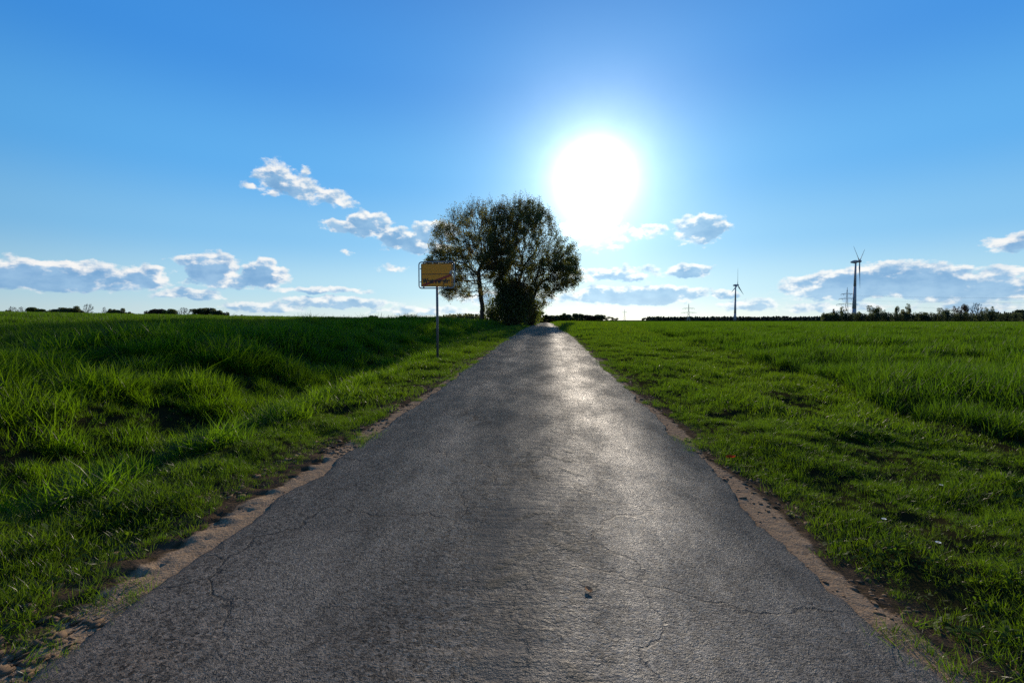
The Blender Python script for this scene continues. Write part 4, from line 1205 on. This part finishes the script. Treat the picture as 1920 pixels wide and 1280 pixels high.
# conductors from the near pylon away to the right
x4, y4 = polar(52, 640)
root = empty('power_line', q1); tag(root, 'power line wires running right from the near pylon', 'cable')
for zf, hw in ((.80, 7.5), (.665, 9.8), (.50, 12.5)):
    for sg in (-1, 1):
        bm = bmesh.new()
        a = Vector((math.cos(R(-28)) * hw * sg, math.sin(R(-28)) * hw * sg, zf * 50 - 2.2)); b = Vector((x4 - q1[0] + hw * sg * .8, y4 - q1[1] - hw * sg * .5, a.z - 1))
        prev = a
        for k in range(1, 21):
            t = k / 20; p = a.lerp(b, t); p.z -= 9 * 4 * t * (1 - t) * .5; bm_tube(bm, prev, p, .035, seg=4); prev = p
        bm_obj('wire', bm, M_steel, root)
# slim mast on the bare left skyline
x, y = polar(-23.4, 420); z = gz(x, y)
root = empty('slim_mast', (x, y, z)); tag(root, 'slim mast standing alone on the bare skyline left of the sign', 'mast')
bm = bmesh.new(); bm_tube(bm, (0, 0, -.2), (0, 0, 5.6 - z), .16, .09, 8); bm_obj('pole', bm, M_steel, root)
bm = bmesh.new(); bm_box(bm, (0, 0, 5.3 - z), (.6, .4, .9)); bmesh.ops.bevel(bm, geom=bm.edges[:], offset=.06, segments=1, affect='EDGES'); bm_obj('head_box', bm, M_steel, root)

# ------------------------------------------------------------------ town sign
SX, SY = -2.90, 12.6
root = empty('town_sign', (SX, SY, gz(SX, SY) + .04), R(-3)); tag(root, 'yellow town exit sign with red diagonal bar on a grey post', 'road sign'); root.scale = (.87, .87, .87)
PW_, PH_ = .97, .70; zc = 2.56
bm = bmesh.new(); bm_tube(bm, (0, 0, -.4), (0, 0, zc + .36), .038, seg=20)
bm_obj('post', bm, M_post, root, True)


def rrect(wd, hh, rad, k=7):
    out = []
    for cx, cy, a0 in ((wd / 2 - rad, hh / 2 - rad, 0), (-wd / 2 + rad, hh / 2 - rad, 90), (-wd / 2 + rad, -hh / 2 + rad, 180), (wd / 2 - rad, -hh / 2 + rad, 270)):
        for j in range(k + 1):
            a = R(a0 + 90 * j / k); out.append((cx + rad * math.cos(a), cy + rad * math.sin(a)))
    return out


def plate(name, wd, hh, rad, y0, y1, mat_, parent, hole=None, bev=0):
    bm = bmesh.new(); o_ = rrect(wd, hh, rad)
    if hole is None:
        a = [bm.verts.new((x, y0, zc + z)) for x, z in o_]; b = [bm.verts.new((x, y1, zc + z)) for x, z in o_]
        bm.faces.new(a); bm.faces.new(b[::-1])
        for k in range(len(a)): j = (k + 1) % len(a); bm.faces.new((a[j], a[k], b[k], b[j]))
    else:
        i_ = rrect(wd - hole * 2, hh - hole * 2, max(.004, rad - hole))
        R4 = [[bm.verts.new((x, yy, zc + z)) for x, z in ring] for ring, yy in ((o_, y0), (i_, y0), (i_, y1), (o_, y1))]
        for q_ in range(4):
            A, B = R4[q_], R4[(q_ + 1) % 4]
            for k in range(len(A)): j = (k + 1) % len(A); bm.faces.new((A[k], A[j], B[j], B[k]))
    bmesh.ops.recalc_face_normals(bm, faces=bm.faces[:])
    return bm_obj(name, bm, mat_, parent)


def frame_tube(wd, hh, rad, tr, name, mat_, parent):
    ring = rrect(wd, hh, rad, 8); n_ = len(ring); bm = bmesh.new(); vs = []
    for k in range(n_):
        p = Vector((ring[k][0], -.055, zc + ring[k][1])); a = Vector((ring[k - 1][0], -.055, zc + ring[k - 1][1])); b = Vector((ring[(k + 1) % n_][0], -.055, zc + ring[(k + 1) % n_][1]))
        t = (b - a).normalized(); s = t.cross(Vector((0, 1, 0)))
        vs.append([bm.verts.new(p + s * math.cos(q_) * tr + Vector((0, 1, 0)) * math.sin(q_) * tr) for q_ in [2 * math.pi * m_ / 10 for m_ in range(10)]])
    for k in range(n_):
        A, B = vs[k], vs[(k + 1) % n_]
        for m_ in range(10): bm.faces.new((A[m_], A[(m_ + 1) % 10], B[(m_ + 1) % 10], B[m_]))
    bmesh.ops.recalc_face_normals(bm, faces=bm.faces[:])
    return bm_obj(name, bm, mat_, parent, True)


fr = frame_tube(1.10, .79, .085, .018, 'frame', M_frame, root)
for xx in (-.40, .36):
    for zz in (.375, -.375):
        bm = bmesh.new(); bm_box(bm, (xx, -.056, zc + zz), (.035, .034, .075)); bm_obj('clamp', bm, M_post, fr)
for zz in (.2, -.2):
    bm = bmesh.new(); bm_tube(bm, (-.53, -.02, zc + zz), (.53, -.02, zc + zz), .014, seg=8); bm_obj('rear_rail', bm, M_post, fr)
pn = plate('panel', PW_, PH_, .03, -.062, -.048, M_yellow, root)
plate('panel_border', PW_ - .012, PH_ - .012, .026, -.0645, -.0618, M_black, pn, .014)
bm = bmesh.new(); bm_box(bm, (0, -.0635, zc + .028), (PW_ - .044, .003, .018)); bm_obj('divider_line', bm, M_black, pn)
bm = bmesh.new()   # red diagonal bar across the lower half
vs = [(-.445, -.315), (-.34, -.315), (.455, -.035), (.455, .015), (.40, .015), (-.445, -.285)]
a = [bm.verts.new((x, -.0665, zc + z)) for x, z in vs]; b = [bm.verts.new((x, -.0645, zc + z)) for x, z in vs]
bm.faces.new(a); bm.faces.new(b[::-1])
for k in range(len(a)): j = (k + 1) % len(a); bm.faces.new((a[j], a[k], b[k], b[j]))
bmesh.ops.recalc_face_normals(bm, faces=bm.faces[:])
bm_obj('diagonal_bar', bm, M_red, pn)
tcu = bpy.data.curves.new('place_name', 'FONT'); tcu.body = 'Westerweyhe'; tcu.size = .22; tcu.align_x = 'CENTER'; tcu.offset = .010; tcu.extrude = .0008
to = bpy.data.objects.new('place_name', tcu); COL.objects.link(to)
bpy.context.view_layer.update()
tm = bpy.data.meshes.new_from_object(to.evaluated_get(bpy.context.evaluated_depsgraph_get()))
bpy.data.objects.remove(to)
xsz = [v.co.x for v in tm.vertices]; sc_ = .86 / (max(xsz) - min(xsz))
tm.transform(Matrix.Translation((-.005, -.0685, zc - .245)) @ Matrix.Rotation(R(90), 4, 'X') @ Matrix.Diagonal((sc_, .92, 1, 1)))
tm.materials.clear(); tm.materials.append(M_black); link('place_name', tm, pn)
bm = bmesh.new(); vs = [(.40, .04), (.47, .03), (.475, .12), (.455, .15), (.43, .11), (.405, .10)]
a = [bm.verts.new((x, -.0655, zc + z)) for x, z in vs]; b = [bm.verts.new((x, -.0625, zc + z)) for x, z in vs]
bm.faces.new(a); bm.faces.new(b[::-1])
for k in range(len(a)): j = (k + 1) % len(a); bm.faces.new((a[j], a[k], b[k], b[j]))
bmesh.ops.recalc_face_normals(bm, faces=bm.faces[:])
bm_obj('worn_patch', bm, M_patch, pn)


# ------------------------------------------------------------------ small things on the ground
def fallen(loc, size, rz, mat_, label):
    bm = bmesh.new(); cols = []
    for k in range(7):
        t = k / 6; wd = size * .36 * math.sin(math.pi * min(1, t * .92 + .06)) ** .8
        cols.append([bm.verts.new(((t - .5) * size, s * wd, .012 + .35 * abs(s) * wd + .25 * size * (t - .5) ** 2)) for s in (-1, 0, 1)])
    for A, B in zip(cols[:-1], cols[1:]):
        for j in range(2): bm.faces.new((A[j], A[j + 1], B[j + 1], B[j]))
    bmesh.ops.solidify(bm, geom=bm.faces[:], thickness=.0015)
    o = bm_obj('fallen_leaf', bm, mat_); o.location = loc; o.rotation_euler = (0, -.06, rz); return tag(o, label, 'leaf')


fallen((1.60, 4.25, gz(1.60, 4.25) + .035), .10, .6, M_redleaf, 'small red leaf lying at the sandy right edge of the road')
fallen((.19, 2.12, float(road_z(2.12)) + .031), .045, 2.1, M_tan, 'small tan leaf lying on the asphalt near the camera')


def glint_bloom(x, y, label):  # small bloom added to stand in for a white glint in the grass
    z = gz(x, y) + .055
    root = empty('glint_bloom', (x, y, z - .055), random.uniform(0, 6)); tag(root, label, 'glint stand-in', 'added blooms standing in for white glints in the right verge')
    bm = bmesh.new(); bm_tube(bm, (0, 0, -.01), (0, 0, .055), .0012, seg=5); bm_obj('stem', bm, M_weed, root)
    bm = bmesh.new()
    for k in range(12):
        a = 2 * math.pi * k / 12; d = Vector((math.cos(a), math.sin(a), .15)); s = Vector((-math.sin(a), math.cos(a), 0))
        p = Vector((0, 0, .056))
        vs = [bm.verts.new(p + d * .003), bm.verts.new(p + d * .010 + s * .0026), bm.verts.new(p + d * .014), bm.verts.new(p + d * .010 - s * .0026)]
        bm.faces.new(vs)
    bm_obj('petals', bm, M_glint_petal, root)
    bm = bmesh.new(); bmesh.ops.create_icosphere(bm, subdivisions=1, radius=.004, matrix=Matrix.Translation((0, 0, .057)) @ Matrix.Diagonal((1, 1, .6, 1))); bm_obj('disc', bm, M_pollen, root)


for x, y, lb in ((2.05, 2.62, 'added bloom for a white glint in the right verge, lower right of a close pair'), (2.0, 2.95, 'added bloom for a white glint in the right verge, upper left of a close pair'),
                 (2.75, 2.9, 'added bloom for the white glint nearest the right edge of the picture'), (2.9, 3.7, 'added bloom for the white glint farthest from the camera in the right verge')):
    glint_bloom(x, y, lb)
